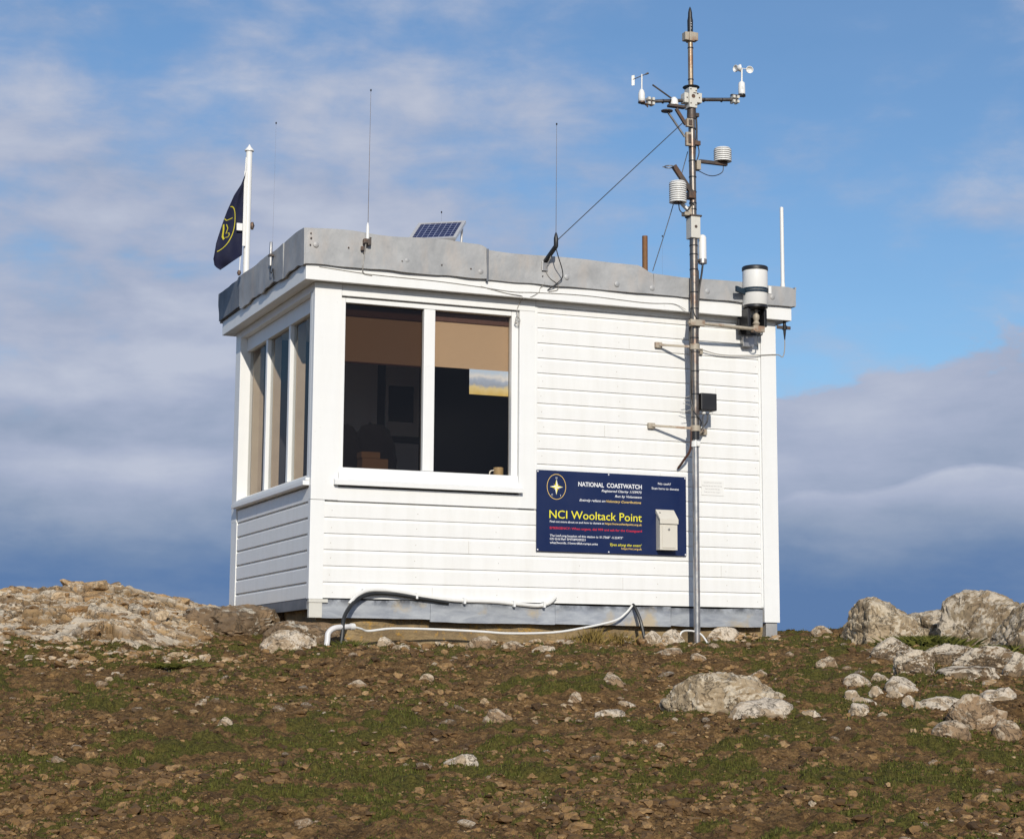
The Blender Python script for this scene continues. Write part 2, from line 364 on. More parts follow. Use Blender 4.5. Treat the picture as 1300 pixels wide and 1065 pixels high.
def mat_poster():
    m, nt, b = new_mat('beach picture print')
    c = coords(nt); sx = N(nt, 'ShaderNodeSeparateXYZ'); L(nt, c, sx.inputs[0])
    n = noise(nt, 14, 4, .6, c)
    a = N(nt, 'ShaderNodeMath', operation='MULTIPLY_ADD'); L(nt, n.outputs[0], a.inputs[0]); a.inputs[1].default_value = .09; L(nt, sx.outputs[2], a.inputs[2])
    mr = N(nt, 'ShaderNodeMapRange'); L(nt, a.outputs[0], mr.inputs[0]); mr.inputs[1].default_value = -.10 + .045; mr.inputs[2].default_value = .10 + .045
    r = ramp(nt, mr.outputs[0], [(0, (.60, .44, .12)), (.30, (.66, .56, .30)), (.42, (.30, .36, .48)), (.58, (.36, .44, .60)), (.72, (.66, .68, .72)), (.9, (.45, .58, .78))])
    L(nt, r.outputs[0], b.inputs['Base Color']); b.inputs['Roughness'].default_value = .5; return m
M['poster'] = mat_poster()

# ------------------------------------------------------------ builders
def meta(o, label=None, cat=None, group=None, kind=None):
    if label: o['label'] = label
    if cat: o['category'] = cat
    if group: o['group'] = group
    if kind: o['kind'] = kind
    return o
def thing(name, label, cat, loc=(0, 0, 0), group=None):
    o = bpy.data.objects.new(name, None); COL.objects.link(o); o.location = loc; o.empty_display_size = .1
    return meta(o, label, cat, group)
def world_loc(o):
    v = Vector((0, 0, 0))
    while o is not None: v += o.location; o = o.parent
    return v
class MB:
    """collects world-space shapes; build() links them as one object"""
    def __init__(s): s.v = []; s.f = []; s.sm = []
    def add(s, vs, fs, smooth=False):
        o = len(s.v); s.v += [tuple(v) for v in vs]
        for f in fs: s.f.append(tuple(i + o for i in f)); s.sm.append(smooth)
        return s
    def box(s, x0, x1, y0, y1, z0, z1, bev=.0015):
        if x0 > x1: x0, x1 = x1, x0
        if y0 > y1: y0, y1 = y1, y0
        if z0 > z1: z0, z1 = z1, z0
        bm = bmesh.new(); bmesh.ops.create_cube(bm, size=1)
        for v in bm.verts: v.co = ((x0 + x1) / 2 + v.co.x * (x1 - x0), (y0 + y1) / 2 + v.co.y * (y1 - y0), (z0 + z1) / 2 + v.co.z * (z1 - z0))
        b = min(bev, (x1 - x0) * .3, (y1 - y0) * .3, (z1 - z0) * .3)
        if b > 1e-5: bmesh.ops.bevel(bm, geom=bm.edges[:], offset=b, segments=2, affect='EDGES', profile=.6)
        return s.bm(bm)
    def obox(s, p, ax, ay, az, bev=.0015):
        """box centred on p with full-size axis vectors"""
        bm = bmesh.new(); bmesh.ops.create_cube(bm, size=1)
        l = [Vector(a).length for a in (ax, ay, az)]; u = [Vector(a).normalized() for a in (ax, ay, az)]
        for v in bm.verts: v.co = Vector((v.co.x * l[0], v.co.y * l[1], v.co.z * l[2]))
        b = min(bev, min(l) * .3); bmesh.ops.bevel(bm, geom=bm.edges[:], offset=b, segments=2, affect='EDGES', profile=.6)
        for v in bm.verts: v.co = Vector(p) + u[0] * v.co.x + u[1] * v.co.y + u[2] * v.co.z
        return s.bm(bm)
    def bm(s, bm, smooth=False):
        bmesh.ops.recalc_face_normals(bm, faces=bm.faces[:]); bm.verts.index_update()
        s.add([v.co[:] for v in bm.verts], [[v.index for v in f.verts] for f in bm.faces], smooth); bm.free(); return s
    def tube(s, pts, r, seg=10, cap=True):
        pts = [Vector(p) for p in pts]; n = len(pts)
        rs = r if isinstance(r, (list, tuple)) else [r] * n
        vs, fs = [], []; ref = None
        for i, p in enumerate(pts):
            d = (pts[min(i + 1, n - 1)] - pts[max(i - 1, 0)]).normalized()
            if ref is None:
                ref = d.orthogonal().normalized()
            a = (ref - d * ref.dot(d)).normalized(); ref = a; b = d.cross(a)
            for k in range(seg):
                t = 2 * math.pi * k / seg; vs.append(p + (a * math.cos(t) + b * math.sin(t)) * rs[i])
        for i in range(n - 1):
            for k in range(seg): fs.append((i * seg + k, i * seg + (k + 1) % seg, (i + 1) * seg + (k + 1) % seg, (i + 1) * seg + k))
        s.add(vs, fs, True)
        if cap: o = len(s.v) - len(vs); s.f.append(tuple(o + k for k in range(seg))[::-1]); s.f.append(tuple(o + (n - 1) * seg + k for k in range(seg))); s.sm += [False, False]
        return s
    def lathe(s, c, prof, axis=(0, 0, 1), seg=24, smooth=True, caps=True):
        """prof: (distance along axis, radius) pairs"""
        c = Vector(c); d = Vector(axis).normalized(); a = d.orthogonal().normalized(); b = d.cross(a); vs, fs = [], []
        for h, r in prof:
            for k in range(seg):
                t = 2 * math.pi * k / seg; vs.append(c + d * h + (a * math.cos(t) + b * math.sin(t)) * max(r, 1e-5))
        for i in range(len(prof) - 1):
            for k in range(seg): fs.append((i * seg + k, i * seg + (k + 1) % seg, (i + 1) * seg + (k + 1) % seg, (i + 1) * seg + k))
        if caps: fs.append(tuple(range(seg))[::-1]); fs.append(tuple((len(prof) - 1) * seg + k for k in range(seg)))
        return s.add(vs, fs, smooth)
    def extr_y(s, poly, y0, y1):
        n = len(poly); vs = [(x, y0, z) for x, z in poly] + [(x, y1, z) for x, z in poly]
        fs = [tuple(range(n)), tuple(range(n, 2 * n))[::-1]] + [(i, i + n, (i + 1) % n + n, (i + 1) % n) for i in range(n)]
        return s.add(vs, fs)
    def extr_x(s, poly, x0, x1):
        n = len(poly); vs = [(x0, y, z) for y, z in poly] + [(x1, y, z) for y, z in poly]
        fs = [tuple(range(n)), tuple(range(n, 2 * n))[::-1]] + [(i, i + n, (i + 1) % n + n, (i + 1) % n) for i in range(n)]
        return s.add(vs, fs)
    def build(s, name, m, parent=None, origin=None, fix=True):
        off = world_loc(parent) if parent else Vector(origin or (0, 0, 0))
        me = bpy.data.meshes.new(name); me.from_pydata([tuple(Vector(v) - off) for v in s.v], [], s.f)
        me.polygons.foreach_set('use_smooth', s.sm); 
        if fix:
            bm = bmesh.new(); bm.from_mesh(me); bmesh.ops.recalc_face_normals(bm, faces=bm.faces[:]); bm.to_mesh(me); bm.free()
        if any(s.sm) and not all(s.sm) or any(s.sm):
            try: me.set_sharp_from_angle(angle=R(42))
            except Exception: pass
        me.materials.append(M[m] if isinstance(m, str) else m); me.update()
        o = bpy.data.objects.new(name, me); COL.objects.link(o)
        if parent: o.parent = parent
        elif origin: o.location = origin
        return o
def catmull(pts, k=8):
    P = [Vector(p) for p in pts]; P = [P[0] * 2 - P[1]] + P + [P[-1] * 2 - P[-2]]; out = []
    for i in range(1, len(P) - 2):
        for j in range(k):
            t = j / k; a, b, c, d = P[i - 1:i + 3]
            out.append(.5 * ((2 * b) + (c - a) * t + (2 * a - 5 * b + 4 * c - d) * t * t + (3 * b - a - 3 * c + d) * t ** 3))
    out.append(P[-2]); return out
def cable(name, pts, r, m, parent, smooth=8, seg=8):
    return MB().tube(catmull(pts, smooth), r, seg).build(name, m, parent)
def lone_cable(name, pts, r, m, label, cat='cable', group=None):
    o = MB().tube(catmull(pts, 8), r, 8).build(name, m, None, tuple(pts[0])); return meta(o, label, cat, group)

# ------------------------------------------------------------ THE HUT
hut = thing('lookout_hut', 'small white weatherboarded flat-roofed lookout hut on the rocky rise', 'hut')
LX, WY, P = 3.80, 2.28, .1152
def lap_profile(z0, z1, face, rec=.009):
    """closed (depth, z) outline of horizontal shiplap boards; face = outer plane, boards start at z0"""
    out = []; z = z0
    while z < z1 - 1e-4:
        t = min(z + P, z1)
        out += [(face, z), (face, min(t, z + P - .024)), (face + rec, min(t, z + P - .003)), (face + rec, min(t, z + P))]
        z += P
    out += [(face + .05, z1), (face + .05, z0)]
    res = []
    for p in out:
        if not res or abs(res[-1][0] - p[0]) + abs(res[-1][1] - p[1]) > 1e-6: res.append(p)
    return res
# front: lower run full width, upper run right of the window
mb = MB(); mb.extr_x(lap_profile(.006, .006 + 6 * P, 0), .105, 3.668); mb.extr_x(lap_profile(.006 + 6 * P, 2.24, 0), 1.732, 3.668)
mb.build('front_boarding', 'white', hut)
mb = MB(); prof = lap_profile(.004, .80, 0, .018)
n = len(prof); mb.add([(d, .045, z) for d, z in prof] + [(d, 2.10, z) for d, z in prof], [tuple(range(n)), tuple(range(n, 2 * n))[::-1]] + [(i, i + n, (i + 1) % n + n, (i + 1) % n) for i in range(n)])
mb.build('side_boarding', 'white', hut)
# back and right walls (plain boarding, seen only from elsewhere)
mb = MB(); mb.extr_x([(WY - d, z) for d, z in lap_profile(.004, 2.24, 0)], .02, 3.78); mb.build('rear_boarding', 'white', hut)
mb = MB(); pr2 = [(LX - d, z) for d, z in lap_profile(.004, 2.24, 0)]
mb.add([(d, .02, z) for d, z in pr2] + [(d, WY - .06, z) for d, z in pr2], [tuple(range(n2 := len(pr2))), tuple(range(n2, 2 * n2))[::-1]] + [(i, i + n2, (i + 1) % n2 + n2, (i + 1) % n2) for i in range(n2)])
mb.build('end_boarding', 'white', hut)
# corner posts and trim
mb = MB(); mb.box(-.003, .102, -.014, .042, -.002, .70); mb.build('corner_post', 'trim', hut)
mb = MB(); mb.box(-.003, .2, -.016, .040, .703, 2.28, .002); mb.build('corner_board', 'trim', hut)
mb = MB(); mb.box(3.670, 3.805, -.016, .05, -.105, 2.28, .002); mb.build('corner_board', 'trim', hut)
mb = MB(); mb.box(-.006, .104, 2.13, 2.285, .70, 2.28, .002); mb.box(-.006, .05, 2.103, 2.285, -.02, .699, .002); mb.build('corner_board', 'trim', hut)
mb = MB(); mb.box(1.603, 1.729, -.013, .04, .70, 2.195, .003); mb.box(.203, 1.729, -.0125, .04, 2.197, 2.28, .003)
mb.box(.13, 1.729, -.0115, .03, .7, .80, .003)
mb.box(1.731, 1.752, -.006, .02, .70, 2.26, .003); mb.box(3.650, 3.669, -.006, .02, .01, 2.26, .003)
mb.box(1.733, 3.668, -.010, .03, 2.242, 2.283, .003); mb.build('casing', 'trim', hut)
# front window
def window_frame(x0, x1, z0, z1, yf, yb, w=.036): pass
fw = MB()
fw.box(.204, .240, .012, .075, .90, 2.19, .004); fw.box(1.548, 1.600, .012, .075, .90, 2.19, .004)
fw.box(.2415, 1.5465, .012, .075, 2.153, 2.19, .004); fw.box(.848, .935, .012, .075, .946, 2.1515, .005)
fw.extr_x([(-.02, .85), (.02, .85), (.075, .90), (.075, .944), (.012, .944), (-.01, .90)], .2035, 1.6005)
fr = fw.build('window_frame', 'trim', hut)
sl = MB(); sl.extr_x([(-.056, .812), (-.056, .842), (-.011, .862), (.03, .862), (.03, .812)], .165, 1.622); sl.build('window_sill', 'trim', hut)
MB().box(.2405, .8475, .050, .056, .9445, 2.1525, 0).build('window_pane', 'glass_dark', fr)
MB().box(.9355, 1.5475, .050, .056, .9445, 2.1525, 0).build('window_pane', 'glass', fr)
# side window: three lights
fs_ = MB()
for a, b in ((.81, .86), (1.475, 1.525)): fs_.box(.05, .102, a, b, .905, 2.105, .003)
fs_.box(-.003, .102, .0425, .10, .864, 2.219, .003)
fs_.box(.048, .102, .1015, 2.128, 2.107, 2.22, .003)
fs_.add([(x_, y_, z_) for y_ in (.1015, 2.128) for x_, z_ in ((.0, .864), (.0, .876), (.05, .903), (.102, .903), (.102, .864))], [(0, 1, 2, 3, 4), (9, 8, 7, 6, 5), (0, 5, 6, 1), (1, 6, 7, 2), (2, 7, 8, 3), (3, 8, 9, 4), (4, 9, 5, 0)])
frs = fs_.build('side_window_frame', 'trim', hut)
MB().box(-.050, .04, .03, 2.13, .806, .838, .003).box(-.03, .04, .03, 2.13, .8395, .861, .003).build('window_sill', 'trim', hut)
MB().box(-.004, .102, .0425, 2.128, 2.2215, 2.28, .002).build('side_head_board', 'trim', hut)
for a, b in ((.1005, .8095), (.8605, 1.4745), (1.5255, 2.1285)):
    MB().box(.080, .086, a, b, .9035, 2.1065, 0).build('window_pane', 'glass_side', frs)
nl = MB(); r9 = np.random.default_rng(3)
for k in range(20):
    for x in (1.79, 2.42, 3.04, 3.62) if k > 5 else (.16, .80, 1.44, 2.1, 2.75, 3.35, 3.62):
        z = .006 + P * k + .05
        if z < 2.2: nl.lathe((x + r9.normal() * .008, -.0002, z + r9.normal() * .004), [(0, .0032), (.0008, .003)], (0, -1, 0), 8)
meta(nl.build('nail_heads', 'nail', hut), None, None, None, 'stuff')
bj = MB()
for k, x in ((1, 2.46), (3, 1.21), (5, 3.02), (8, 2.78), (11, 2.31), (14, 3.27), (17, 2.52), (0, .93), (2, 3.3)): bj.box(x, x + .0016, -.0006, .002, .008 + P * k, .006 + P * k + P - .025, 0)
bj.build('butt_joint', 'nail', hut)
# fascia and soffit
fa = MB()
fa.box(-.098, 3.905, -.098, -.070, 2.278, 2.395, .003); fa.box(-.098, -.070, -.0695, 2.405, 2.278, 2.395, .003)
fa.box(3.877, 3.905, -.0695, 2.405, 2.278, 2.395, .003); fa.box(-.0695, 3.8765, 2.377, 2.405, 2.278, 2.395, .003)
fa.build('fascia', 'trim', hut)
MB().box(-.0695, 3.8765, -.0695, 2.3765, 2.284, 2.30, 0).build('soffit', 'trim', hut)
rf = MB().box(-.08, 3.88, -.08, 2.38, 2.40, 2.50, 0).build('roof', 'felt', hut)
# lead parapet flashing as slightly buckled sheets
def sheet_x(xa, xb, y, topf, botf, th=.012, seed=0, flip=1, n=60, rows=8):
    """sheet running along x at plane y (front), or along y when given with flip"""
    vs, fs = [], []
    A = np.linspace(xa, xb, n); T = np.linspace(0, 1, rows)
    for side in (0, 1):
        for a in A:
            for t in T:
                z0, z1 = botf(a), topf(a)
                z0 += .004 * float(vnoise(a * 6, seed, 0, 1)); z1 += .005 * float(vnoise(a * 4, seed, 2, 2))
                z = z0 + (z1 - z0) * t
                d = .005 * float(vnoise(a * 3.2, z * 5, seed, 4)) + .003 * float(vnoise(a * 9, z * 9, seed, 5))
                vs.append((a, y - d + (th if side else 0), z))
    m = n * rows
    for s in (0, 1):
        for i in range(n - 1):
            for j in range(rows - 1):
                q = [s * m + i * rows + j, s * m + (i + 1) * rows + j, s * m + (i + 1) * rows + j + 1, s * m + i * rows + j + 1]; fs.append(tuple(q if s == 0 else q[::-1]))
    for i in range(n - 1):
        fs.append((i * rows, m + i * rows, m + (i + 1) * rows, (i + 1) * rows)); k = rows - 1
        fs.append((i * rows + k, (i + 1) * rows + k, m + (i + 1) * rows + k, m + i * rows + k))
    for j in range(rows - 1):
        fs.append((j, j + 1, m + j + 1, m + j)); o = (n - 1) * rows
        fs.append((o + j, m + o + j, m + o + j + 1, o + j + 1))
    return vs, fs
def flash_front(xa, xb, y, top, bot, seed, m='lead'):
    vs, fs = sheet_x(xa, xb, y, top, bot, .012, seed, n=max(8, int((xb - xa) * 30))); b = MB(); b.add(vs, fs, True); return b
def flash_side(ya, yb, x, top, bot, seed):
    vs, fs = sheet_x(ya, yb, x, top, bot, .012, seed, n=max(8, int((yb - ya) * 30))); b = MB(); b.add([(d, a, z) for a, d, z in vs], fs, True); return b
fb = lambda a: 2.388
t1 = lambda x: 2.652 + .006 * math.sin(x * 9) - (max(0, x - 1.24) / .047) * .022 * (x > 1.24)
flash_front(-.112, 1.287, -.124, t1, fb, 1).build('flashing', 'lead', hut)
t2 = lambda x: 2.608 + .004 * math.sin(x * 7) - (.0 if x < 2.55 else min(1, (x - 2.55) / .11) * .062)
flash_front(1.300, 2.672, -.120, t2, lambda a: 2.386, 2).build('flashing', 'lead', hut)
t3 = lambda x: 2.548 + .003 * math.sin(x * 8) - (max(0, x - 3.88) * .35)
flash_front(2.674, 3.935, -.1225, t3, lambda a: 2.388 + (max(0, a - 3.90)) * .4, 3).build('flashing', 'lead', hut)
MB().box(1.286, 1.302, -.131, -.105, 2.372, 2.620, .003).build('flashing_joint', 'lead_dark', hut)
ts = lambda y: 2.652 + .006 * math.sin(y * 8)
bs = lambda y: 2.392 + .010 * math.sin(y * 11) + .006 * math.sin(y * 29)
flash_side(-.118, .42, -.1235, ts, bs, 4).build('flashing', 'lead', hut)
flash_side(.425, 1.10, -.128, lambda y: ts(y) - .006, bs, 5).build('flashing', 'lead', hut)
flash_side(1.105, 1.735, -.1245, ts, lambda y: bs(y) - .004, 6).build('flashing', 'lead', hut)
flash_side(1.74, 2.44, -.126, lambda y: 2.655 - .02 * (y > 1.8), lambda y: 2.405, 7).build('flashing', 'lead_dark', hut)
mb = MB(); vs, fs = sheet_x(-.118, 2.44, 3.925, lambda a: 2.548, lambda a: 2.388, .012, 8); mb.add([(d, a, z) for a, d, z in vs], fs, True); mb.build('flashing', 'lead', hut)
vs, fs = sheet_x(-.112, 3.92, 2.428, lambda a: 2.56, lambda a: 2.388, .012, 9); MB().add(vs, fs, True).build('flashing', 'lead', hut)
# parapet upstand behind the flashing
MB().box(-.108, 2.6, -.1075, -.085, 2.401, 2.59, 0).box(-.1085, -.085, -.0845, 2.39, 2.401, 2.62, 0).box(2.602, 3.92, -.1075, -.085, 2.401, 2.53, 0).build('parapet_board', 'felt', hut)
rv = MB()
for x, z, r in ((-.075, 2.61, .006), (-.073, 2.575, .0075), (-.078, 2.525, .006), (.21, 2.53, .006), (.325, 2.50, .006), (.62, 2.465, .006), (.93, 2.465, .006), (1.16, 2.455, .007), (1.74, 2.45, .005)):
    rv.lathe((x, -.127, z), [(0, r), (.004, r * .9), (.006, r * .4)], (0, -1, 0), 10)
rv.build('roofing_nail', 'darkmetal', hut)
dm = MB()
for x, z in ((-.035, 2.53), (.66, 2.475), (1.24, 2.44), (1.94, 2.46), (2.66, 2.435), (3.14, 2.45), (3.72, 2.45), (2.36, 2.44)):
    dm.lathe((x, -.120, z), [(0, .022), (.007, .021), (.010, .016), (.011, .0)], (0, -1, 0), 18)
dm.build('lead_dot', 'lead', hut)
# skirting strip, plinth and footing block
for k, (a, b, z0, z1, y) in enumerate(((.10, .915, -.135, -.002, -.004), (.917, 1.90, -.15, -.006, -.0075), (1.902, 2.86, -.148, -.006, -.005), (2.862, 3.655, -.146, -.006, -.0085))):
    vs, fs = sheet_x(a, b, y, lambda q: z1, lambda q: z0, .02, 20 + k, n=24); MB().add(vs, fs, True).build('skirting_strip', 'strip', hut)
MB().box(.004, .10, -.012, .03, -.135, -.004, .003).box(.0, .14, -.018, .02, -.028, -.0035, .002).build('skirting_end', 'plastic_cream', hut)
MB().box(.003, .03, .05, 2.27, -.075, 0.0025, .002).build('side_skirting', 'lead_dark', hut)
MB().box(3.69, 3.79, .0, .1, -.215, -.107, .003).build('footing_block', 'lead', hut)
# rough plinth
bm = bmesh.new(); bmesh.ops.create_cube(bm, size=1)
for v in bm.verts: v.co = (1.88 + v.co.x * 3.62, 1.13 + v.co.y * 2.14, -.45 + v.co.z * .888)
bmesh.ops.subdivide_edges(bm, edges=bm.edges[:], cuts=40, use_grid_fill=True)
for v in bm.verts:
    p = v.co
    if p.z < -.02:
        nn = float(fbm(np.array(p.x * 4), np.array(p.y * 4), np.array(p.z * 6), 3, 8)) * .022
        p.y -= nn * (1 if p.y < 1.13 else -1); p.x -= nn * (1 if p.x < 1.88 else -1)
MB().bm(bm).build('plinth', 'concrete', hut)
# interior shell
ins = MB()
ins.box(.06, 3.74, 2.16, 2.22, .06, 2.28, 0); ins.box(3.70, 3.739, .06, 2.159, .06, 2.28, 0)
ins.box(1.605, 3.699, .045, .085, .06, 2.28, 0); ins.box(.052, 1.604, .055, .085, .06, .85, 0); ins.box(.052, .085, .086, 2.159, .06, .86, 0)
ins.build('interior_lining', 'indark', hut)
MB().box(.086, 3.699, .086, 2.159, .02, .058, 0).build('floor', 'carpet', hut)
MB().box(.0865, 3.6985, .0865, 2.1585, 2.2335, 2.2825, 0).build('ceiling', 'inwall', hut)
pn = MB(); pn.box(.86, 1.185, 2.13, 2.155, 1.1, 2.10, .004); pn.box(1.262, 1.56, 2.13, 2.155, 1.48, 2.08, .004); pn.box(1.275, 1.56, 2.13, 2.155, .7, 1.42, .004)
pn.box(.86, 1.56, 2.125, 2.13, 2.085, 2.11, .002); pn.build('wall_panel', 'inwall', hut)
MB().box(1.283, 1.505, 2.118, 2.129, 1.60, 1.905, .002).build('notice_board', 'darkcloth', hut)
# blinds
bl = thing('roller_blind', 'tan roller blind part lowered behind the left front window pane', 'blind', (.55, .10, 1.74), 'tan roller blinds in the front window')
MB().box(.243, .885, .095, .099, 1.735, 2.09, 0).build('cloth', 'blind', bl); MB().box(.243, .885, .084, .12, 2.07, 2.2, .004).build('shadow_strip', 'brown', bl); MB().box(.243, .885, .090, .104, 1.722, 1.7345, .002).build('bottom_bar', 'brown', bl)  # dark brown strip above the cloth paints in the shadow of frame and fascia
bl = thing('roller_blind', 'sunlit tan roller blind part lowered behind the right front window pane', 'blind', (1.25, .10, 1.74), 'tan roller blinds in the front window')
MB().box(.895, 1.595, .095, .099, 1.748, 2.09, 0).build('cloth', 'blind', bl); MB().box(.895, 1.595, .084, .12, 2.085, 2.2, .004).build('shadow_strip', 'brown', bl); MB().box(.895, 1.595, .091, .103, 1.7385, 1.7475, .002).build('bottom_bar', 'blind', bl)  # same painted shadow as a dark brown strip above the cloth
for ya, xb in ((.812, .175), (1.477, .165), (2.098, .19)): MB().box(.1035, xb, ya, ya + .03, .87, 2.16, .002).build('window_reveal', 'tanwood', hut)
# desk and things on it
dk = thing('desk', 'dark worktop running just inside the front window', 'desk', (.85, .35, .06))
MB().box(.20, 1.595, .10, .62, .885, .915, .004).build('worktop', 'indark', dk)
for x in (.23, 1.56):
    for y in (.13, .59): MB().box(x - .02, x + .02, y - .02, y + .02, .0585, .8845).build('leg', 'indark', dk)
cb = thing('cardboard_box', 'small brown box with a lid at the foot of the left front pane', 'box', (.53, .2, .915))
MB().box(.43, .63, .15, .28, .916, 1.035, .003).build('body', 'card', cb); MB().box(.425, .57, .155, .275, 1.0365, 1.085, .006).build('lid', 'card', cb)
mg = thing('mug', 'tan mug on the desk in the lower right corner of the front window', 'mug', (1.50, .16, .916))
MB().lathe((1.505, .16, .916), [(0, .033), (.01, .038), (.10, .038), (.10, .034), (.015, .033)], seg=24).build('cup', 'mug', mg)
MB().tube(catmull([(1.47, .16, .995), (1.44, .16, .985), (1.437, .16, .955), (1.470, .16, .94)], 5), .005, 8).build('handle', 'plastic_white', mg)
# rounded dark bag
def blob(c, s, amp, seed, sub=4, m='darkcloth', name='bag'):
    bm = bmesh.new(); bmesh.ops.create_icosphere(bm, subdivisions=sub, radius=1)
    co = np.array([v.co[:] for v in bm.verts]); d = fbm(co[:, 0] * 1.7, co[:, 1] * 1.7, co[:, 2] * 1.7, 3, seed) * amp
    for v, k in zip(bm.verts, d): q = v.co * (1 + k); v.co = Vector(c) + Vector((q.x * s[0], q.y * s[1], max(q.z, -.55) * s[2]))
    b = MB(); b.bm(bm, True); return b
bg = blob((.60, .46, 1.03), (.20, .12, .30), .22, 3).build('bag', 'darkcloth', None, (.60, .46, .915)); meta(bg, 'dark rounded bag slumped behind the brown box in the left front window pane', 'bag')
bg = blob((.38, .44, 1.04), (.15, .12, .24), .2, 9).build('cushion', 'darkcloth', None, (.38, .44, .915)); meta(bg, 'dark domed cushion at the lower left edge of the left front window pane', 'cushion')
# window poster
ps = MB().box(-.157, .157, -.001, .001, -.095, .095, 0).build('poster', 'poster', None); ps.location = (1.385, .0625, 1.640); meta(ps, 'small blue and yellow seaside picture stuck inside the right window pane', 'poster')

# ------------------------------------------------------------ SIGN
def text(body, x0, x1, z, cap, m, parent, y, bold=0, shear=0, name='lettering', align='l'):
    cu = bpy.data.curves.new(name, 'FONT'); cu.body = body; cu.size = 1; cu.offset = bold; cu.shear = shear; cu.resolution_u = 3
    o = bpy.data.objects.new('tmp_text', cu); COL.objects.link(o); bpy.context.view_layer.update()
    me = bpy.data.meshes.new_from_object(o.evaluated_get(bpy.context.evaluated_depsgraph_get()))
    bpy.data.objects.remove(o); bpy.data.curves.remove(cu)
    n = len(me.vertices); co = np.empty(n * 3); me.vertices.foreach_get('co', co); co = co.reshape(-1, 3)
    a, b = co[:, 0].min(), co[:, 0].max(); sx = (x1 - x0) / (b - a); sz = cap / .73
    off = world_loc(parent)
    out = np.stack([x0 + (co[:, 0] - a) * sx - off.x, np.full(n, y - off.y), z + co[:, 1] * sz - off.z], 1)
    me.vertices.foreach_set('co', out.ravel()); me.materials.clear(); me.materials.append(M[m]); me.name = name; me.update()
    t = bpy.data.objects.new(name, me); COL.objects.link(t); t.parent = parent; return t
sg = thing('sign_board', 'navy blue information sign with yellow station name, screwed to the white boarding', 'sign', (2.37, -.012, .39))
MB().box(1.742, 2.992, -.020, -.0145, .388, .995, .001).build('panel', 'sign_blue', sg)
MB().box(1.80, 2.93, -.0135, -.0005, .43, .46, .001).box(1.80, 2.93, -.0135, -.0005, .92, .95, .001).build('batten', 'trim', sg)
Y = -.0213
T = lambda *a, **k: text(*a[:6], sg, Y, **k)
T('NATIONAL  COASTWATCH', 2.082, 2.613, .886, .034, 'ink_white', bold=.022)
T('Registered Charity 1159975', 2.275, 2.613, .851, .0185, 'ink_white', bold=.012, shear=.3)
T('Run by Volunteers', 2.387, 2.613, .814, .0185, 'ink_white', bold=.012, shear=.3)
T('Entirely reliant on', 2.092, 2.307, .773, .0185, 'ink_white', bold=.012, shear=.3)
T('Voluntary Contributions', 2.316, 2.608, .773, .0185, 'ink_amber', bold=.012, shear=.3)
T('NCI Wooltack Point', 1.846, 2.612, .637, .063, 'ink_yellow', bold=.003)
T('Find out more about us and how to donate at', 1.850, 2.297, .605, .0155, 'ink_white', bold=.012)
T('https://nciwooltackpoint.org.uk', 2.303, 2.612, .605, .0155, 'ink_amber', bold=.012)
T('EMERGENCY: When urgent, dial 999 and ask for the Coastguard', 1.850, 2.612, .556, .0175, 'ink_red', bold=.014)
T('The Lat/Long location of this station is: 51.7368\u00b0 -5.22473\u00b0', 1.850, 2.454, .500, .0165, 'ink_white', bold=.012)
T('OS Grid Ref: SM7589309221', 1.850, 2.142, .475, .0165, 'ink_white', bold=.012)
T('what3words: ///swordfish.ramps.units', 1.850, 2.243, .447, .0165, 'ink_white', bold=.012)
T("'Eyes along the coast'", 2.344, 2.611, .446, .0195, 'ink_yellow', bold=.008, shear=.3)
T('https://nci.org.uk', 2.440, 2.611, .421, .0155, 'ink_amber', bold=.008)
T('No cash?', 2.751, 2.859, .926, .018, 'ink_white', bold=.006)
T('Scan here to donate', 2.697, 2.929, .889, .018, 'ink_white', bold=.006)
# emblem: oval ring, compass star, letters
em = MB(); n = 64; vs, fs = [], []
for i in range(n):
    t = 2 * math.pi * i / n
    vs.append((1.903 + .078 * math.cos(t), Y, .873 + .096 * math.sin(t))); vs.append((1.903 + .074 * math.cos(t), Y, .873 + .092 * math.sin(t)))
for i in range(n): j = (i + 1) % n; fs.append((2 * i, 2 * j, 2 * j + 1, 2 * i + 1))
em.add(vs, fs).build('emblem_ring', 'ink_amber', sg, fix=False)
def star(L_, W_, rot, y, m, name):
    b = MB()
    for k in range(4):
        a = rot + k * math.pi / 2; l = L_ * (1.12 if k % 2 else 1)
        c = Vector((1.903, y, .872)); d = Vector((math.cos(a), 0, math.sin(a))); e = Vector((math.cos(a + math.pi / 4), 0, math.sin(a + math.pi / 4)))
        b.add([c, c + d * l, c + e * W_], [(0, 1, 2)])
        if m == 'ink_yellow': pass
    return b
star(.054, .016, 0, Y, 'ink_yellow', 'x').build('compass_star', 'ink_yellow', sg, fix=False)
b = MB()
for k in range(4):
    a = k * math.pi / 2; l = .054 * (1.12 if k % 2 else 1); c = Vector((1.903, Y, .872)); d = Vector((math.cos(a), 0, math.sin(a))); e = Vector((math.cos(a - math.pi / 4), 0, math.sin(a - math.pi / 4)))
    b.add([c, c + d * l, c + e * .016], [(0, 1, 2)])
b.build('compass_star', 'ink_white', sg, fix=False)
star(.032, .009, math.pi / 4, Y + .0003, 'ink_amber', 'y').build('compass_star', 'ink_amber', sg, fix=False)
for ch, x, z in (('N', 1.903, .940), ('C', 1.868, .812), ('I', 1.937, .810)):
    w = .012 if ch != 'I' else .003
    T(ch, x - w / 2, x + w / 2, z - .007, .014, 'ink_white', bold=.01)
sc = MB()
for x in (1.752, 2.335, 2.983):
    for z in (.398, .984): sc.lathe((x, -.0205, z), [(0, .006), (.002, .005), (.003, .001)], (0, -1, 0), 12)
sc.build('screw', 'ink_white', sg)
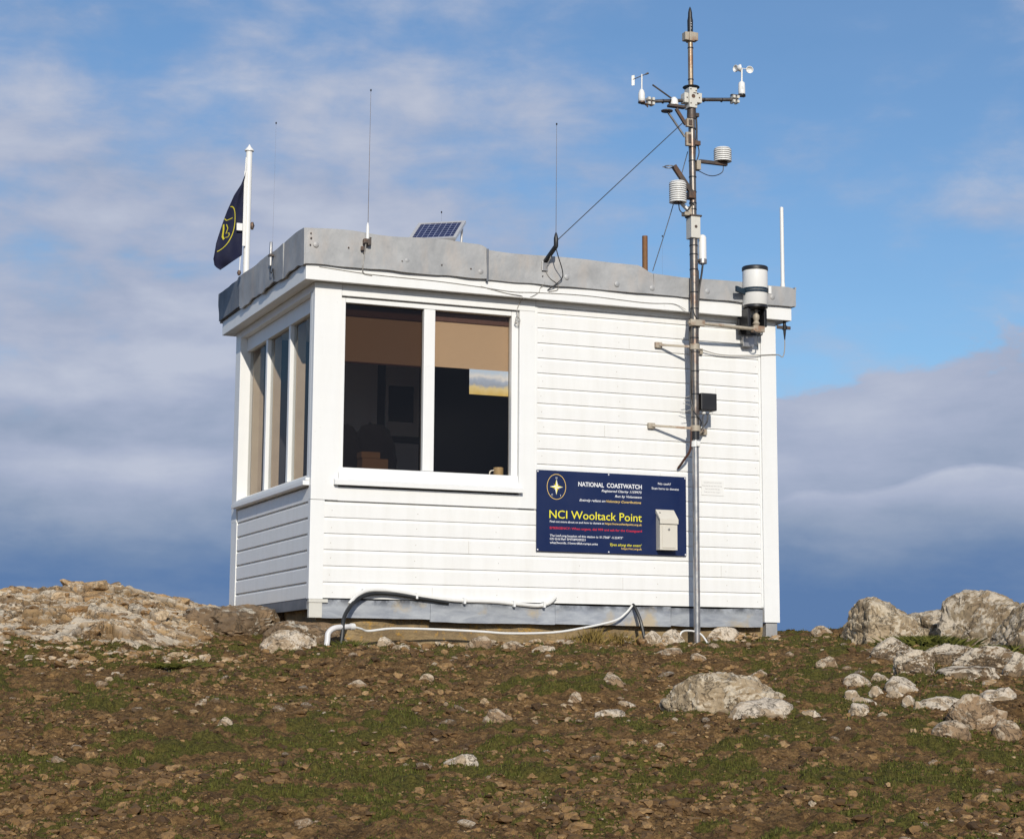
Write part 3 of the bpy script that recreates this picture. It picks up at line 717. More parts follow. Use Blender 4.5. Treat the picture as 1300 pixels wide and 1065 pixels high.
# donation box with sloping lid
db = thing('donation_box', 'cream metal donation box with sloping lid fixed to the navy sign', 'box', (2.755, -.06, .425))
x0, x1 = 2.732, 2.880
b = MB(); b.extr_x([(-.0225, .425), (-.088, .425), (-.088, .636), (-.0225, .700)], x0, x1); b.build('body', 'box_cream', db)
b = MB(); b.extr_x([(-.0225, .706), (-.0225, .735), (-.10, .658), (-.10, .622), (-.0935, .622), (-.0935, .648)], x0 - .004, x1 + .004); b.build('lid', 'box_cream', db)
MB().box(x0 + .018, x1 - .018, -.0925, -.0885, .440, .610, .001).build('door', 'box_cream', db)
MB().lathe((2.806, -.0925, .580), [(0, .010), (.003, .010), (.004, .003)], (0, -1, 0), 14).build('lock', 'screw', db)
MB().box(2.745, 2.759, -.052, -.046, .702, .712, .001).build('coin_slot', 'black', db)
# notice
nt_ = thing('notice', 'small faded white notice with grey print right of the mast', 'notice', (3.23, -.003, .92))
MB().box(3.135, 3.33, -.0035, -.0008, .865, .985, 0).build('paper', 'plastic_white', nt_)
for k, (s_, a, b_) in enumerate((('COASTWATCH STATION', .02, .175), ('Please keep this area clear at all times', .005, .18), ('Visitors are welcome when open', .03, .16), ('Thank you for your support', .02, .165))):
    text(s_, 3.135 + a, 3.135 + b_, .958 - k * .024, .011, 'ink_grey', nt_, -.0042, bold=.004)

# ------------------------------------------------------------ MAST
MX, MY = 3.0, -.168
mast = thing('instrument_mast', 'tall galvanised instrument mast standing in front of the right half of the hut', 'mast', (MX, MY, -.22))
MB().tube([(MX, MY, -.34), (MX, MY, 1.36)], .025, 24).build('lower_tube', 'galv', mast)
MB().tube([(MX, MY, 1.33), (MX, MY, 2.86)], .032, 24).build('middle_tube', 'steel', mast)
MB().tube([(MX, MY, 2.84), (MX - .01, MY, 3.93)], .027, 24).build('upper_tube', 'steel', mast)
MB().tube([(MX - .012, MY, 3.92), (MX - .014, MY, 4.46)], .0205, 20).build('top_pole', 'bronze', mast)
b = MB()
for z in (1.44, 1.62, 1.80, 1.95, 2.06, 2.29, 2.42, 2.6, 2.72, 2.79): b.lathe((MX, MY, z), [(-.004, .033), (-.004, .0345), (.004, .0345), (.004, .033)], seg=24)
for z in (3.08, 3.13, 3.22, 3.34, 3.47, 3.58, 3.73): b.lathe((MX - .004, MY, z), [(-.004, .028), (-.004, .0305), (.004, .0305), (.004, .028)], seg=24)
for z in (4.13, 4.39): b.lathe((MX - .013, MY, z), [(-.004, .021), (-.004, .0235), (.004, .0235), (.004, .021)], seg=20)
b.build('cable_tie', 'black', mast)
b = MB(); b.box(MX - .042, MX + .038, MY - .045, MY + .045, 2.845, 3.015, .004); b.build('clamp_block', 'plastic_cream', mast)
MB().lathe((MX - .002, MY - .046, 2.935), [(0, .012), (.002, .012)], (0, -1, 0), 16).box(MX - .05, MX + .05, MY - .05, MY + .05, 3.0165, 3.03, .002).build('clamp_bolt', 'darkmetal', mast)
# wall brackets, a V of two arms each
def wall_bracket(z, xl, xr, zr):
    b = MB()
    for xa, za in ((xl, z + .004), (xr, zr)):
        p0 = Vector((xa, -.028, za)); p1 = Vector((MX + (.02 if xa > MX else -.02), MY - .005, z - .02)); d = p1 - p0; h = Vector((0, 0, .019)); t = d.cross(h).normalized() * .006
        b.obox((p0 + p1) / 2, d, t, h, .001)
        b.box(xa - .028, xa + .028, -.026, -.0005, za - .022, za + .022, .002)
    b.lathe((MX, MY, z - .02), [(-.022, .034), (-.022, .040), (.022, .040), (.022, .034)], seg=24)
    b.build('wall_bracket', 'bracket', mast)
wall_bracket(2.01, 2.765, 3.12, 1.99); wall_bracket(1.375, 2.70, 3.15, 1.355)
MB().lathe((MX, MY, 1.30), [(-.03, .027), (-.03, .032), (.03, .032), (.03, .027)], seg=20).build('joint_sleeve', 'black', mast)
MB().lathe((MX, MY, 1.235), [(-.022, .026), (-.022, .033), (.022, .033), (.022, .026)], seg=20).box(MX - .008, MX + .02, MY - .045, MY - .03, 1.215, 1.255, .002).build('hose_clip', 'plastic_white', mast)
# cross head
HX = MX - .014
b = MB(); b.box(HX - .034, HX + .034, MY - .045, MY + .045, 3.892, 4.055, .004); b.box(HX - .072, HX - .036, MY - .035, MY + .035, 3.93, 4.01, .004); b.box(HX + .036, HX + .082, MY - .035, MY + .035, 3.94, 4.02, .004)
b.build('cross_head', 'plastic_cream', mast)
b = MB(); b.lathe((HX, MY - .046, 3.985), [(0, .016), (.002, .016)], (0, -1, 0), 18)
for x, z in ((-.022, 3.925), (.022, 3.915), (-.05, 3.97), (.058, 3.98), (-.022, 4.04), (.024, 4.03)): b.lathe((HX + x, MY - .046 + (.01 if abs(x) > .04 else 0), z), [(0, .006), (.003, .005)], (0, -1, 0), 10)
b.build('cross_head_bolt', 'darkmetal', mast)
b = MB()
for z in (4.075, 4.012): b.lathe((HX + .014, MY + .02, z), [(-.004, .066), (0, .068), (.004, .064)], seg=28)
b.build('cone_disc', 'black', mast)
# arms
b = MB(); b.tube([(HX - .05, MY, 3.955), (2.60, MY, 3.905)], .014, 14); b.build('cross_arm', 'steel', mast)
b = MB(); b.tube([(HX + .06, MY, 3.975), (3.40, MY, 4.018)], .015, 14); b.build('cross_arm', 'steel', mast)
for cx, cz in ((2.625, 3.905), (3.375, 4.012)):
    b = MB()
    for q in (-.024, .012):
        for r_ in (-.026, .010): b.box(cx + q, cx + q + .020, MY - .03, MY + .03, cz + r_, cz + r_ + .022, .001)
    b.build('arm_clamp', 'plastic_cream', mast)
b = MB()
for x in (2.74, 2.80, 3.10, 3.26): b.lathe((x, MY, 3.955 - (2.986 - x) * .13 if x < 3 else 3.972 + (x - 3.05) * .12), [(-.004, .015), (-.004, .018), (.004, .018), (.004, .015)], (1, 0, 0), 16)
b.build('cable_tie', 'black', mast)
b = MB(); b.box(2.555, 2.66, MY - .014, MY + .014, 3.880, 3.888, .001); b.tube([(2.56, MY, 3.893), (2.60, MY, 3.875), (2.61, MY, 3.86)], .006); b.build('arm_plate', 'darkmetal', mast)
b = MB(); b.box(3.345, 3.47, MY - .016, MY + .016, 4.047, 4.055, .001); b.tube([(3.36, MY, 4.04), (3.40, MY, 3.99)], .006); b.build('arm_plate', 'darkmetal', mast)
# braces under the left arm
b = MB(); b.tube([(2.775, MY - .02, 3.833), (2.925, MY - .01, 3.655)], .009, 10); b.build('brace', 'galv', mast)
b = MB(); p0, p1 = Vector((2.85, MY - .01, 3.875)), Vector((2.935, MY - .01, 3.755)); b.obox((p0 + p1) / 2, p1 - p0, (0, .02, 0), (.020, 0, .014), .001); b.build('brace', 'darkmetal', mast)
b = MB(); b.lathe((2.765, MY - .02, 3.842), [(-.006, .012), (-.004, .045), (.004, .047), (.010, .018)], seg=22); b.build('dish_base', 'darkmetal', mast)
b = MB(); b.box(2.785, 2.93, MY - .03, MY + .02, 3.885, 3.905, .002); b.build('sensor_shelf', 'darkmetal', mast)
b = MB(); b.box(2.93, 2.985, MY - .04, MY - .01, 3.735, 3.80, .003); b.box(2.925, 2.97, MY - .04, MY - .01, 3.58, 3.69, .003); b.build('clamp_plate', 'bracket', mast)
b = MB(); b.box(2.945, 2.975, MY - .045, MY - .042, 3.745, 3.79, .001).box(2.94, 2.965, MY - .045, MY - .042, 3.60, 3.67, .001).box(2.99, 3.06, MY - .02, MY + .02, 3.60, 3.635, .002).box(2.99, 3.05, MY - .02, MY + .02, 3.83, 3.86, .002); b.build('clamp_bolt', 'darkmetal', mast)
b = MB(); b.lathe((MX - .01, MY, 3.86), [(-.05, .026), (-.05, .035), (-.02, .036), (.03, .034), (.03, .026)], seg=20); b.build('mast_collar', 'darkmetal', mast)
# cables down the mast
def mc(pts, r=.006, m='cable_black', nm='cable'): cable(nm, pts, r, m, mast, 6, 6)
mc([(3.035, MY, 3.84), (3.045, MY + .01, 3.74), (3.04, MY, 3.63), (3.055, MY, 3.55), (3.036, MY, 3.48)], .0045)
mc([(3.025, MY, 3.93), (3.03, MY, 3.7), (3.022, MY + .012, 3.4), (3.03, MY + .01, 3.1)], .0045)
mc([(3.077, MY, 2.64), (3.07, MY + .01, 2.56), (3.055, MY + .02, 2.45), (3.045, MY + .02, 2.3), (3.040, MY + .02, 2.1), (3.036, MY + .02, 1.8), (3.036, MY + .01, 1.55)], .008)
mc([(3.043, MY + .01, 2.6), (3.05, MY + .02, 2.42), (3.038, MY + .02, 2.25), (3.042, MY + .02, 2.05), (3.036, MY + .02, 1.9)], .006)
mc([(2.975, MY - .025, 2.3), (2.985, MY - .034, 2.24), (3.01, MY - .034, 2.20), (3.035, MY - .02, 2.14)], .004)
mc([(2.972, MY - .01, 2.30), (2.962, MY + .01, 2.1), (2.966, MY, 1.8), (2.962, MY, 1.6), (2.975, MY - .025, 1.49), (3.03, MY - .036, 1.41), (3.035, MY - .01, 1.36)], .006)
mc([(3.11, MY, 1.475), (3.10, MY - .01, 1.42), (3.07, MY - .02, 1.38), (3.04, MY - .02, 1.35)], .006)
mc([(3.075, MY, 1.475), (3.06, MY - .01, 1.43), (3.058, MY - .02, 1.37)], .005)
mc([(2.968, MY, 1.34), (2.968, MY + .02, 1.20), (2.935, MY + .08, 1.11), (2.925, -.02, 1.06)], .010, 'brown')
for k in range(7):
    z = 1.50 + k * .018; b = MB(); b.tube([(2.97, MY + .01, z), (2.925 - .01 * (k % 3), MY + .02, z + .012 * ((k % 3) - 1))], .0025, 5)
    if k % 2 == 0: b.build('tie_tail', 'cable_grey', mast)

# ------------------------------------------------------------ INSTRUMENTS ON THE MAST
o = thing('whip_antenna', 'black stubby antenna on a cream clamp at the very top of the mast', 'antenna', (HX, MY, 4.44))
MB().box(HX - .058, HX - .022, MY - .03, MY + .03, 4.445, 4.512, .004).box(HX - .0215, HX + .0215, MY - .035, MY + .035, 4.44, 4.515, .004).box(HX + .022, HX + .056, MY - .03, MY + .03, 4.45, 4.515, .004).build('clamp', 'bracket', o)
MB().lathe((HX, MY, 4.516), [(0, .022), (.10, .023), (.12, .019), (.135, .017), (.165, .016), (.195, .010), (.215, .002)], seg=20).build('radome', 'black', o)
b = MB()
for z in (.03, .055, .075): b.lathe((HX - .003, MY - .0215, 4.516 + z), [(0, .005), (.003, .004)], (0, -1, 0), 8)
b.build('stud', 'frame_alu', o)
o = thing('wind_vane', 'white wind vane with a tail fin on the left end of the mast cross arm', 'wind vane', (2.555, MY, 3.89))
MB().lathe((2.556, MY, 3.894), [(0, .018), (.012, .026), (.03, .027), (.07, .026), (.095, .018), (.105, .009)], seg=20).build('body', 'plastic_white', o)
MB().lathe((2.556, MY, 3.888), [(0, .029), (.012, .028)], seg=20).build('base', 'darkmetal', o)
MB().tube([(2.557, MY, 3.99), (2.558, MY, 4.12)], .006, 10).build('spindle', 'plastic_white', o)
MB().tube([(2.49, MY + .02, 4.075), (2.600, MY - .015, 4.128)], .0035, 8).tube([(2.585, MY - .012, 4.120), (2.607, MY - .018, 4.131)], [.006, .008], 8).build('arm', 'darkmetal', o)
MB().obox((2.492, MY + .02, 4.068), (.022, -.008, .004), (.001, .003, 0), (0, 0, .082), .001).build('tail_fin', 'plastic_cream', o)
o = thing('anemometer', 'white three-cup anemometer on the right end of the mast cross arm', 'anemometer', (3.443, MY, 4.056))
MB().lathe((3.443, MY, 4.068), [(0, .026), (.01, .028), (.09, .026), (.10, .018), (.108, .008)], seg=20).build('body', 'plastic_white', o)
MB().lathe((3.443, MY, 4.056), [(0, .03), (.011, .029)], seg=20).build('base', 'black', o)
MB().tube([(3.444, MY, 4.17), (3.446, MY, 4.285)], .007, 10).box(3.43, 3.444, MY - .029, MY - .024, 4.105, 4.13, .001).build('spindle', 'plastic_white', o)
for dx, dy, dz, ax in ((.075, .005, .0, (0.25, 1, 0)), (-.030, .055, .012, (1, .2, 0)), (-.038, -.05, -.018, (-1, .3, 0))):
    b = MB(); c = Vector((3.446 + dx, MY + dy, 4.283 + dz)); a = Vector(ax).normalized()
    prof = [(.030 * math.sin(t), .030 * math.cos(t)) for t in np.linspace(0, 1.45, 7)] + [(.027 * math.sin(t), .027 * math.cos(t)) for t in np.linspace(1.45, 0, 7)] + [(0, .030)]
    b.lathe(c, prof, a, 20, True, False); b.build('cup', 'plastic_white', o)
    MB().tube([(3.446, MY, 4.283), tuple(c)], .003, 6).build('cup_arm', 'plastic_white', o)
o = meta(MB().lathe((2.838, MY, 3.906), [(0, .034), (.02, .034), (.045, .028), (.062, .014), (.066, .001)], seg=22).build('sensor_dome', 'plastic_white', None, (2.838, MY, 3.906)), 'small white domed sensor on the shelf left of the mast head', 'sensor')
o = meta(MB().tube([(2.675, MY + .05, 4.065), (2.83, MY + .02, 3.962)], .007, 8).build('rod_antenna', 'darkmetal', None, (2.83, MY + .02, 3.962)), 'thin dark slanting rod behind the left cross arm of the mast', 'antenna')
def shield(name, label, cx, cy, z0, z1, r, nplates, arm):
    o = thing(name, label, 'weather sensor', (cx, cy, z0), 'louvred radiation shields on the mast')
    b = MB(); h = (z1 - z0) / nplates
    for k in range(nplates):
        z = z0 + k * h; b.lathe((cx, cy, z), [(0, r), (h * .2, r * 1.0), (h * .64, r * .93), (h * .66, r * .45), (h * .15, r * .45), (h * .02, r * .97)], seg=30)
    b.build('louvre', 'plastic_white', o)
    MB().lathe((cx, cy, z0), [(-.006, r * .55), (z1 - z0 - .01, r * .55)], seg=20).build('core', 'darkmetal', o)
    MB().lathe((cx, cy, z1 - .002), [(0, r * .97), (.012, r * .8), (.02, r * .3)], seg=30).build('cap', 'plastic_white', o)
    return o
o = shield('radiation_shield', 'squat white louvred weather shield on the short arm to the right of the mast', 3.264, MY, 3.495, 3.595, .071, 6, 1)
MB().box(3.055, 3.30, MY - .016, MY + .016, 3.462, 3.488, .002).build('arm', 'darkmetal', o)
MB().box(3.022, 3.056, MY - .03, MY + .03, 3.40, 3.475, .003).build('clamp', 'bracket', o)
cable('cable', [(3.27, MY, 3.46), (3.26, MY, 3.41), (3.20, MY, 3.375), (3.13, MY, 3.37), (3.04, MY, 3.40)], .0035, 'cable_black', o)
o = shield('radiation_shield', 'tall white louvred weather shield hanging left of the mast under the slanting bar', 2.855, MY - .02, 3.118, 3.275, .069, 9, 1)
p0, p1 = Vector((2.885, MY, 3.13)), Vector((2.97, MY, 3.055)); MB().obox((p0 + p1) / 2, p1 - p0, (0, .03, 0), (.012, 0, .014), .001).build('arm', 'plastic_white', o)
MB().box(2.91, 2.975, MY - .03, MY + .03, 3.022, 3.05, .003).box(2.955, 2.98, MY - .02, MY + .02, 3.05, 3.10, .002).build('clamp', 'bracket', o)
cable('cable', [(2.862, MY - .02, 3.11), (2.87, MY - .02, 3.06), (2.90, MY - .02, 3.04), (2.94, MY - .03, 3.07), (2.975, MY - .03, 3.12), (2.99, MY - .03, 3.11)], .0045, 'cable_black', o)
o = thing('sensor_bar', 'dark slanting flat bar with a small ring at its end, fixed left of the mast', 'bracket', (2.98, MY, 3.18))
p0, p1 = Vector((2.815, MY - .03, 3.405)), Vector((2.985, MY - .02, 3.195)); MB().obox((p0 + p1) / 2, p1 - p0, (0, .03, 0), (.030, 0, .022), .002).build('bar', 'darkmetal', o)
b = MB(); ring = [(2.776 + .036 * math.cos(t), MY - .03 + .036 * math.sin(t), 3.392) for t in np.linspace(0, 2 * math.pi, 25)]; b.tube(ring, .005, 8, False); b.tube([(2.735, MY - .03, 3.388), (2.72, MY - .03, 3.385)], .004, 6); b.build('ring', 'galv', o)
MB().box(2.945, 3.0, MY - .045, MY + .03, 3.16, 3.215, .003).build('clamp', 'darkmetal', o)
o = thing('tube_antenna', 'short fat white tube antenna clamped to the right side of the mast', 'antenna', (3.076, MY, 2.66))
MB().lathe((3.076, MY, 2.69), [(0, .032), (.17, .031), (.185, .026), (.195, .012), (.197, .001)], seg=24).build('radome', 'plastic_white', o)
MB().lathe((3.076, MY, 2.655), [(-.01, .014), (0, .014), (0, .034), (.034, .034)], seg=24).build('base', 'galv', o)
MB().box(3.03, 3.06, MY - .02, MY + .02, 2.665, 2.685, .002).build('clamp', 'darkmetal', o)
o = thing('junction_box', 'small black junction box on the right side of the mast above the lower bracket', 'box', (3.105, MY, 1.49))
MB().box(3.035, 3.172, MY - .035, MY + .035, 1.497, 1.632, .008).build('body', 'black', o)
for x in (3.075, 3.135): MB().lathe((x, MY, 1.470), [(0, .009), (.006, .015), (.016, .015), (.018, .012), (.026, .012)], seg=12).build('gland', 'plastic_white', o)
# rain gauge
o = thing('rain_gauge', 'white cylindrical rain gauge with black rim and blue strap right of the mast', 'rain gauge', (3.54, MY, 2.17))
MB().lathe((3.54, MY, 2.358), [(0, .096), (.004, .099), (.275, .099), (.275, .09)], seg=40).build('cylinder', 'plastic_white', o)
MB().lathe((3.54, MY, 2.634), [(0, .099), (.003, .103), (.028, .103), (.034, .098), (.034, .092), (.005, .090)], seg=40).build('rim', 'black', o)
MB().lathe((3.54, MY, 2.332), [(0, .078), (.006, .096), (.025, .096)], seg=40).build('base_ring', 'black', o)
b = MB()
for z, h in ((2.455, .016), (2.476, .016)): b.lathe((3.54, MY, z), [(0, .1), (0, .104), (h, .104), (h, .1)], seg=40)
b.obox((3.41, MY - .02, 2.462), (.13, .05, -.018), (.006, -.02, 0), (0, 0, .044), .002); b.build('strap', 'blue_strap', o)
MB().box(3.61, 3.634, MY - .092, MY - .076, 2.445, 2.505, .002).build('buckle', 'plastic_white', o)
MB().box(3.455, 3.48, MY - .03, MY + .10, 2.17, 2.33, .003).box(3.60, 3.625, MY - .03, MY + .10, 2.19, 2.33, .003).box(3.44, 3.635, MY + .101, MY + .112, 2.14, 2.335, .002).build('bracket', 'black_metal', o)
MB().lathe((3.545, MY, 2.195), [(0, .018), (.02, .03), (.04, .018), (.06, .026), (.085, .026), (.10, .014), (.135, .014)], seg=18).build('coupling', 'bracket', o)
b = MB(); b.tube([(2.925, MY - .045, 2.170), (3.14, MY - .045, 2.168), (3.60, MY - .02, 2.165)], .014, 14); b.build('arm', 'bracket', o)
b = MB(); b.lathe((MX, MY, 2.17), [(-.022, .034), (-.022, .042), (.022, .042), (.022, .034)], seg=20); b.box(2.935, 3.06, MY - .065, MY - .03, 2.148, 2.195, .003); b.box(3.50, 3.60, MY - .04, MY + .01, 2.145, 2.192, .003); b.build('clamp', 'bracket', o)
cable('cable', [(3.50, MY - .04, 2.15), (3.53, MY - .05, 2.12), (3.57, MY - .04, 2.12), (3.58, MY - .03, 2.15)], .005, 'cable_black', o)
MB().box(3.49, 3.585, -.060, -.0155, 2.05, 2.128, .002).build('shadow_plate', 'galv', o)  # grey plate standing in for the gauge bracket's cast shadow on the wall
# thin wires on and off the mast
lone_cable('antenna_wire', [(1.80, -.25, 2.70), (2.30, -.23, 3.185), (2.835, -.20, 3.70), (2.92, -.18, 3.775)], .0035, 'cable_black', 'thin black wire sloping from the roof-edge antenna up to the mast head', 'wire')
lone_cable('guy_wire', [(2.675, -.105, 2.575), (2.84, -.10, 3.06), (2.985, -.11, 3.56)], .0035, 'cable_black', 'thin dark wire rising steeply from the flashing to the left side of the mast', 'wire')
lone_cable('gauge_cable', [(3.04, -.06, 2.03), (3.12, -.035, 2.005), (3.3, -.02, 1.975), (3.55, -.022, 1.985), (3.80, -.022, 2.01), (3.86, -.025, 1.995), (3.872, -.04, 2.06), (3.868, -.05, 2.14)], .004, 'cable_grey', 'thin grey cable looping from the mast to the right end of the hut', 'cable')
o = thing('cable_connector', 'dark cable connector hanging under the right end of the fascia', 'connector', (3.865, -.05, 2.13))
MB().lathe((3.868, -.05, 2.13), [(0, .004), (.05, .010), (.08, .012), (.082, .02), (.11, .022), (.115, .013), (.155, .012)], seg=16).build('plug', 'black', o)
MB().box(3.80, 3.92, -.058, -.042, 2.215, 2.24, .002).build('bracket', 'darkmetal', o)

# ------------------------------------------------------------ ANTENNAS AND FITTINGS AROUND THE ROOF
def whip(label, x, y, zb, zt, r=.0022, tip=True, m='darkmetal'):
    o = thing('whip_antenna', label, 'antenna', (x, y, zb), None)
    MB().tube([(x, y, zb), (x + (zt - zb) * .004, y, zt)], [r, r * .55], 6).build('rod', m, o)
    if tip: MB().lathe((x + (zt - zb) * .004, y, zt - .008), [(0, .003), (.006, .006), (.014, .006), (.018, .002)], seg=10).build('tip', 'black', o)
    return o
o = whip('long thin whip antenna with a white base on the front flashing near the corner', .345, -.155, 2.70, 3.72)
MB().lathe((.343, -.155, 2.60), [(0, .013), (.09, .011), (.11, .007), (.122, .003)], seg=16).build('base', 'plastic_white', o)
MB().box(.315, .345, -.17, -.128, 2.565, 2.60, .003).box(.345, .372, -.16, -.13, 2.555, 2.615, .003).box(.300, .325, -.15, -.128, 2.515, 2.545, .002).build('mount', 'darkmetal', o)
cable('cable', [(.335, -.16, 2.595), (.33, -.15, 2.54), (.325, -.132, 2.45), (.32, -.13, 2.40), (.335, -.105, 2.355), (.40, -.102, 2.345)], .004, 'cable_grey', o)
o = whip('long thin whip antenna on an angled black bracket at the middle of the front flashing', 1.787, -.27, 2.76, 3.60)
p0, p1 = Vector((1.755, -.125, 2.555)), Vector((1.787, -.27, 2.655)); MB().obox((p0 + p1) / 2, p1 - p0, (.028, 0, 0), (0, .006, .022), .001).build('bracket', 'black_metal', o)
MB().box(1.732, 1.778, -.138, -.128, 2.49, 2.565, .002).build('foot_plate', 'galv', o)
MB().lathe((1.787, -.27, 2.655), [(-.015, .012), (0, .017), (.06, .017), (.09, .010), (.105, .004)], seg=16).build('base', 'black', o)
cable('cable', [(1.787, -.27, 2.64), (1.81, -.26, 2.58), (1.87, -.20, 2.49), (1.885, -.16, 2.44), (1.84, -.135, 2.39), (1.79, -.105, 2.35)], .004, 'cable_black', o)
cable('cable', [(1.775, -.20, 2.59), (1.765, -.135, 2.50), (1.80, -.13, 2.44), (1.86, -.131, 2.40), (1.87, -.105, 2.36), (1.80, -.103, 2.34)], .003, 'cable_grey', o)
whip('faint thin whip antenna on the rear of the roof behind the side flashing', .10, 1.6, 2.5, 3.92, .0007)
whip('short thin whip antenna behind the solar panel', 1.51, 1.5, 2.5, 3.29, .0009)
whip('faint thin whip antenna behind the rain gauge at the rear roof edge', 4.02, 2.42, 2.45, 3.52, .0007)
o = thing('stub_antenna', 'short grey stub antenna clamped to the side flashing below the flag', 'antenna', (-.15, .70, 2.52))
MB().lathe((-.15, .70, 2.62), [(0, .011), (.09, .011), (.094, .008)], seg=14).build('rod', 'galv', o)
MB().box(-.165, -.130, .68, .72, 2.60, 2.617, .002).build('mount', 'darkmetal', o)
MB().lathe((-.15, .70, 2.53), [(0, .008), (.07, .010)], seg=12).build('socket', 'frame_alu', o)
cable('cable', [(-.15, .70, 2.53), (-.15, .71, 2.49), (-.145, .68, 2.47), (-.14, .66, 2.50), (-.132, .655, 2.42)], .004, 'cable_black', o)
meta(MB().lathe((3.945, .10, 2.42), [(0, .019), (.2, .019), (.20, .016), (.83, .015), (.835, .01)], seg=16).build('stick_antenna', 'plastic_white', None, (3.945, .10, 2.42)), 'slim white stick antenna standing at the right end of the roof', 'antenna')
meta(MB().lathe((2.66, 0, 2.50), [(0, .022), (.372, .022), (.372, .019), (.30, .018)], seg=18).build('vent_pipe', 'rusty', None, (2.66, 0, 2.5)), 'short rusty vent pipe sticking up behind the step in the flashing', 'pipe')
# solar panel
so = thing('solar_panel', 'small blue solar panel tilted on the roof behind the front flashing', 'solar panel', (1.28, .62, 2.5))
def frame_axes():
    u = Vector((.42, -.30, 0)).normalized(); v = Vector((.30, .42, .35)); v = (v - u * v.dot(u)).normalized(); return u, v, u.cross(v)
u_, v_, n_ = frame_axes(); w_, h_ = .36, .34; c_ = Vector((1.150, .60, 2.905))
off = lambda a, b, c=0: c_ + u_ * a + v_ * b + n_ * c
pb = MB(); pb.add([(-w_ / 2 + .012, -h_ / 2 + .012, 0), (w_ / 2 - .012, -h_ / 2 + .012, 0), (w_ / 2 - .012, h_ / 2 - .012, 0), (-w_ / 2 + .012, h_ / 2 - .012, 0)], [(0, 1, 2, 3)])
pl = pb.build('cells', 'solar', None, fix=False); pl.parent = so
mt = Matrix((( *(u_[i] for i in range(0)),),)) if False else Matrix(((u_.x, v_.x, n_.x, c_.x - 1.28), (u_.y, v_.y, n_.y, c_.y - .62), (u_.z, v_.z, n_.z, c_.z - 2.5), (0, 0, 0, 1)))
pl.matrix_local = mt
b = MB()
for a, bb, l, q in ((0, -h_ / 2, w_ + .026, 0), (0, h_ / 2, w_ + .026, 0)): b.obox(off(a, bb, -.008), u_ * l, v_ * .026, n_ * .024, .002)
for a in (-w_ / 2, w_ / 2): b.obox(off(a, 0, -.008), u_ * .026, v_ * (h_ - .027), n_ * .024, .002)
b.build('frame', 'frame_alu', so)
MB().obox(off(0, 0, -.013), u_ * (w_ - .028), v_ * (h_ - .028), n_ * .006, .001).build('backing', 'plastic_white', so)
for a in (-.17, .17):
    p = off(a, h_ / 2 - .03, -.02); MB().tube([tuple(p), (p.x, p.y + .05, 2.50)], .01, 8).build('stay', 'frame_alu', so)
    p = off(a, -h_ / 2 + .02, -.02); MB().tube([tuple(p), (p.x, p.y, 2.50)], .01, 8).build('stay', 'frame_alu', so)
# flagpole and flag
FX, FY = -.095, 1.665
fp = thing('flagpole', 'white flagpole with a pointed cap behind the side flashing', 'flagpole', (FX, FY, 2.45))
MB().tube([(FX, FY, 2.45), (FX, FY, 3.675)], .026, 20).build('pole', 'plastic_white', fp)
MB().lathe((FX, FY, 3.675), [(0, .028), (.004, .038), (.012, .038), (.04, .014), (.055, .006), (.06, .001)], seg=20).build('cap', 'plastic_white', fp)
MB().tube([(FX - .06, FY - .02, 2.66), (FX - .045, FY - .02, 3.2), (FX - .028, FY - .01, 3.62)], .004, 6).build('halyard', 'cable_white', fp)
MB().lathe((FX - .062, FY - .02, 2.66), [(-.02, .010), (.0, .018), (.02, .010)], seg=10).lathe((FX + .04, FY, 3.06), [(-.03, .010), (.0, .02), (.03, .010)], seg=10).build('cleat', 'darkmetal', fp)
fg = thing('flag', 'navy flag with a yellow ringed emblem hanging limp from the white flagpole', 'flag', (FX - .05, FY, 3.5))
# outline in metres relative to hoist top; s across (0 hoist .. 1 fly), t down
Lt = [(0, .0), (.06, .012), (.14, .035), (.25, .085), (.40, .125), (.58, .165), (.74, .205), (.90, .225), (.97, .21), (1, .16)]
def flag_pt(s, t, d=0):
    ww = np.interp(t, [a for a, _ in Lt], [b for _, b in Lt])
    H = .80 * t * (1 - .13 * (1 - s) * (t > .0) * t) 
    x = FX - .045 + .012 * (1 - t) - ww * s; z = 3.50 - H - .02 * s * t
    y = FY - .03 + .04 * math.sin(s * 7 + t * 2.0) * (.3 + t * .7) * s + .05 * s * t - .03 * math.sin(t * 9) * s
    return Vector((x, y - d, z))
NS, NT_ = 28, 50; vs, fs = [], []
for sd in (0, 1):
    for i in range(NS + 1):
        for j in range(NT_ + 1): vs.append(flag_pt(i / NS, j / NT_, 0 if sd == 0 else -.002))
mm_ = (NS + 1) * (NT_ + 1)
for sd in (0, 1):
    for i in range(NS):
        for j in range(NT_):
            a = sd * mm_ + i * (NT_ + 1) + j; fs.append((a, a + 1, a + NT_ + 2, a + NT_ + 1) if sd else (a, a + NT_ + 1, a + NT_ + 2, a + 1))
MB().add(vs, fs, True).build('cloth', 'flag_navy', fg)
def ribbon(pts, w, m, name, closed=False):
    vs, fs = [], []; n = len(pts)
    for i in range(n):
        a = pts[max(0, i - 1)]; b_ = pts[min(n - 1, i + 1)]; dx, dz = b_[0] - a[0], (b_[1] - a[1]) * 3.3; l = math.hypot(dx, dz) + 1e-9
        nx, nz = -dz / l * w / .2, dx / l * w / .8
        vs.append(flag_pt(min(1, max(0, pts[i][0] + nx)), pts[i][1] + nz, .003)); vs.append(flag_pt(min(1, max(0, pts[i][0] - nx)), pts[i][1] - nz, .003))
    for i in range(n - 1): fs.append((2 * i, 2 * i + 1, 2 * i + 3, 2 * i + 2))
    MB().add(vs, fs, True).build(name, m, fg, fix=False)
arc = [(1 - .56 * math.sin(a) ** .8 - .02, .60 - .235 * math.cos(a)) for a in np.linspace(.08, math.pi - .08, 30)]
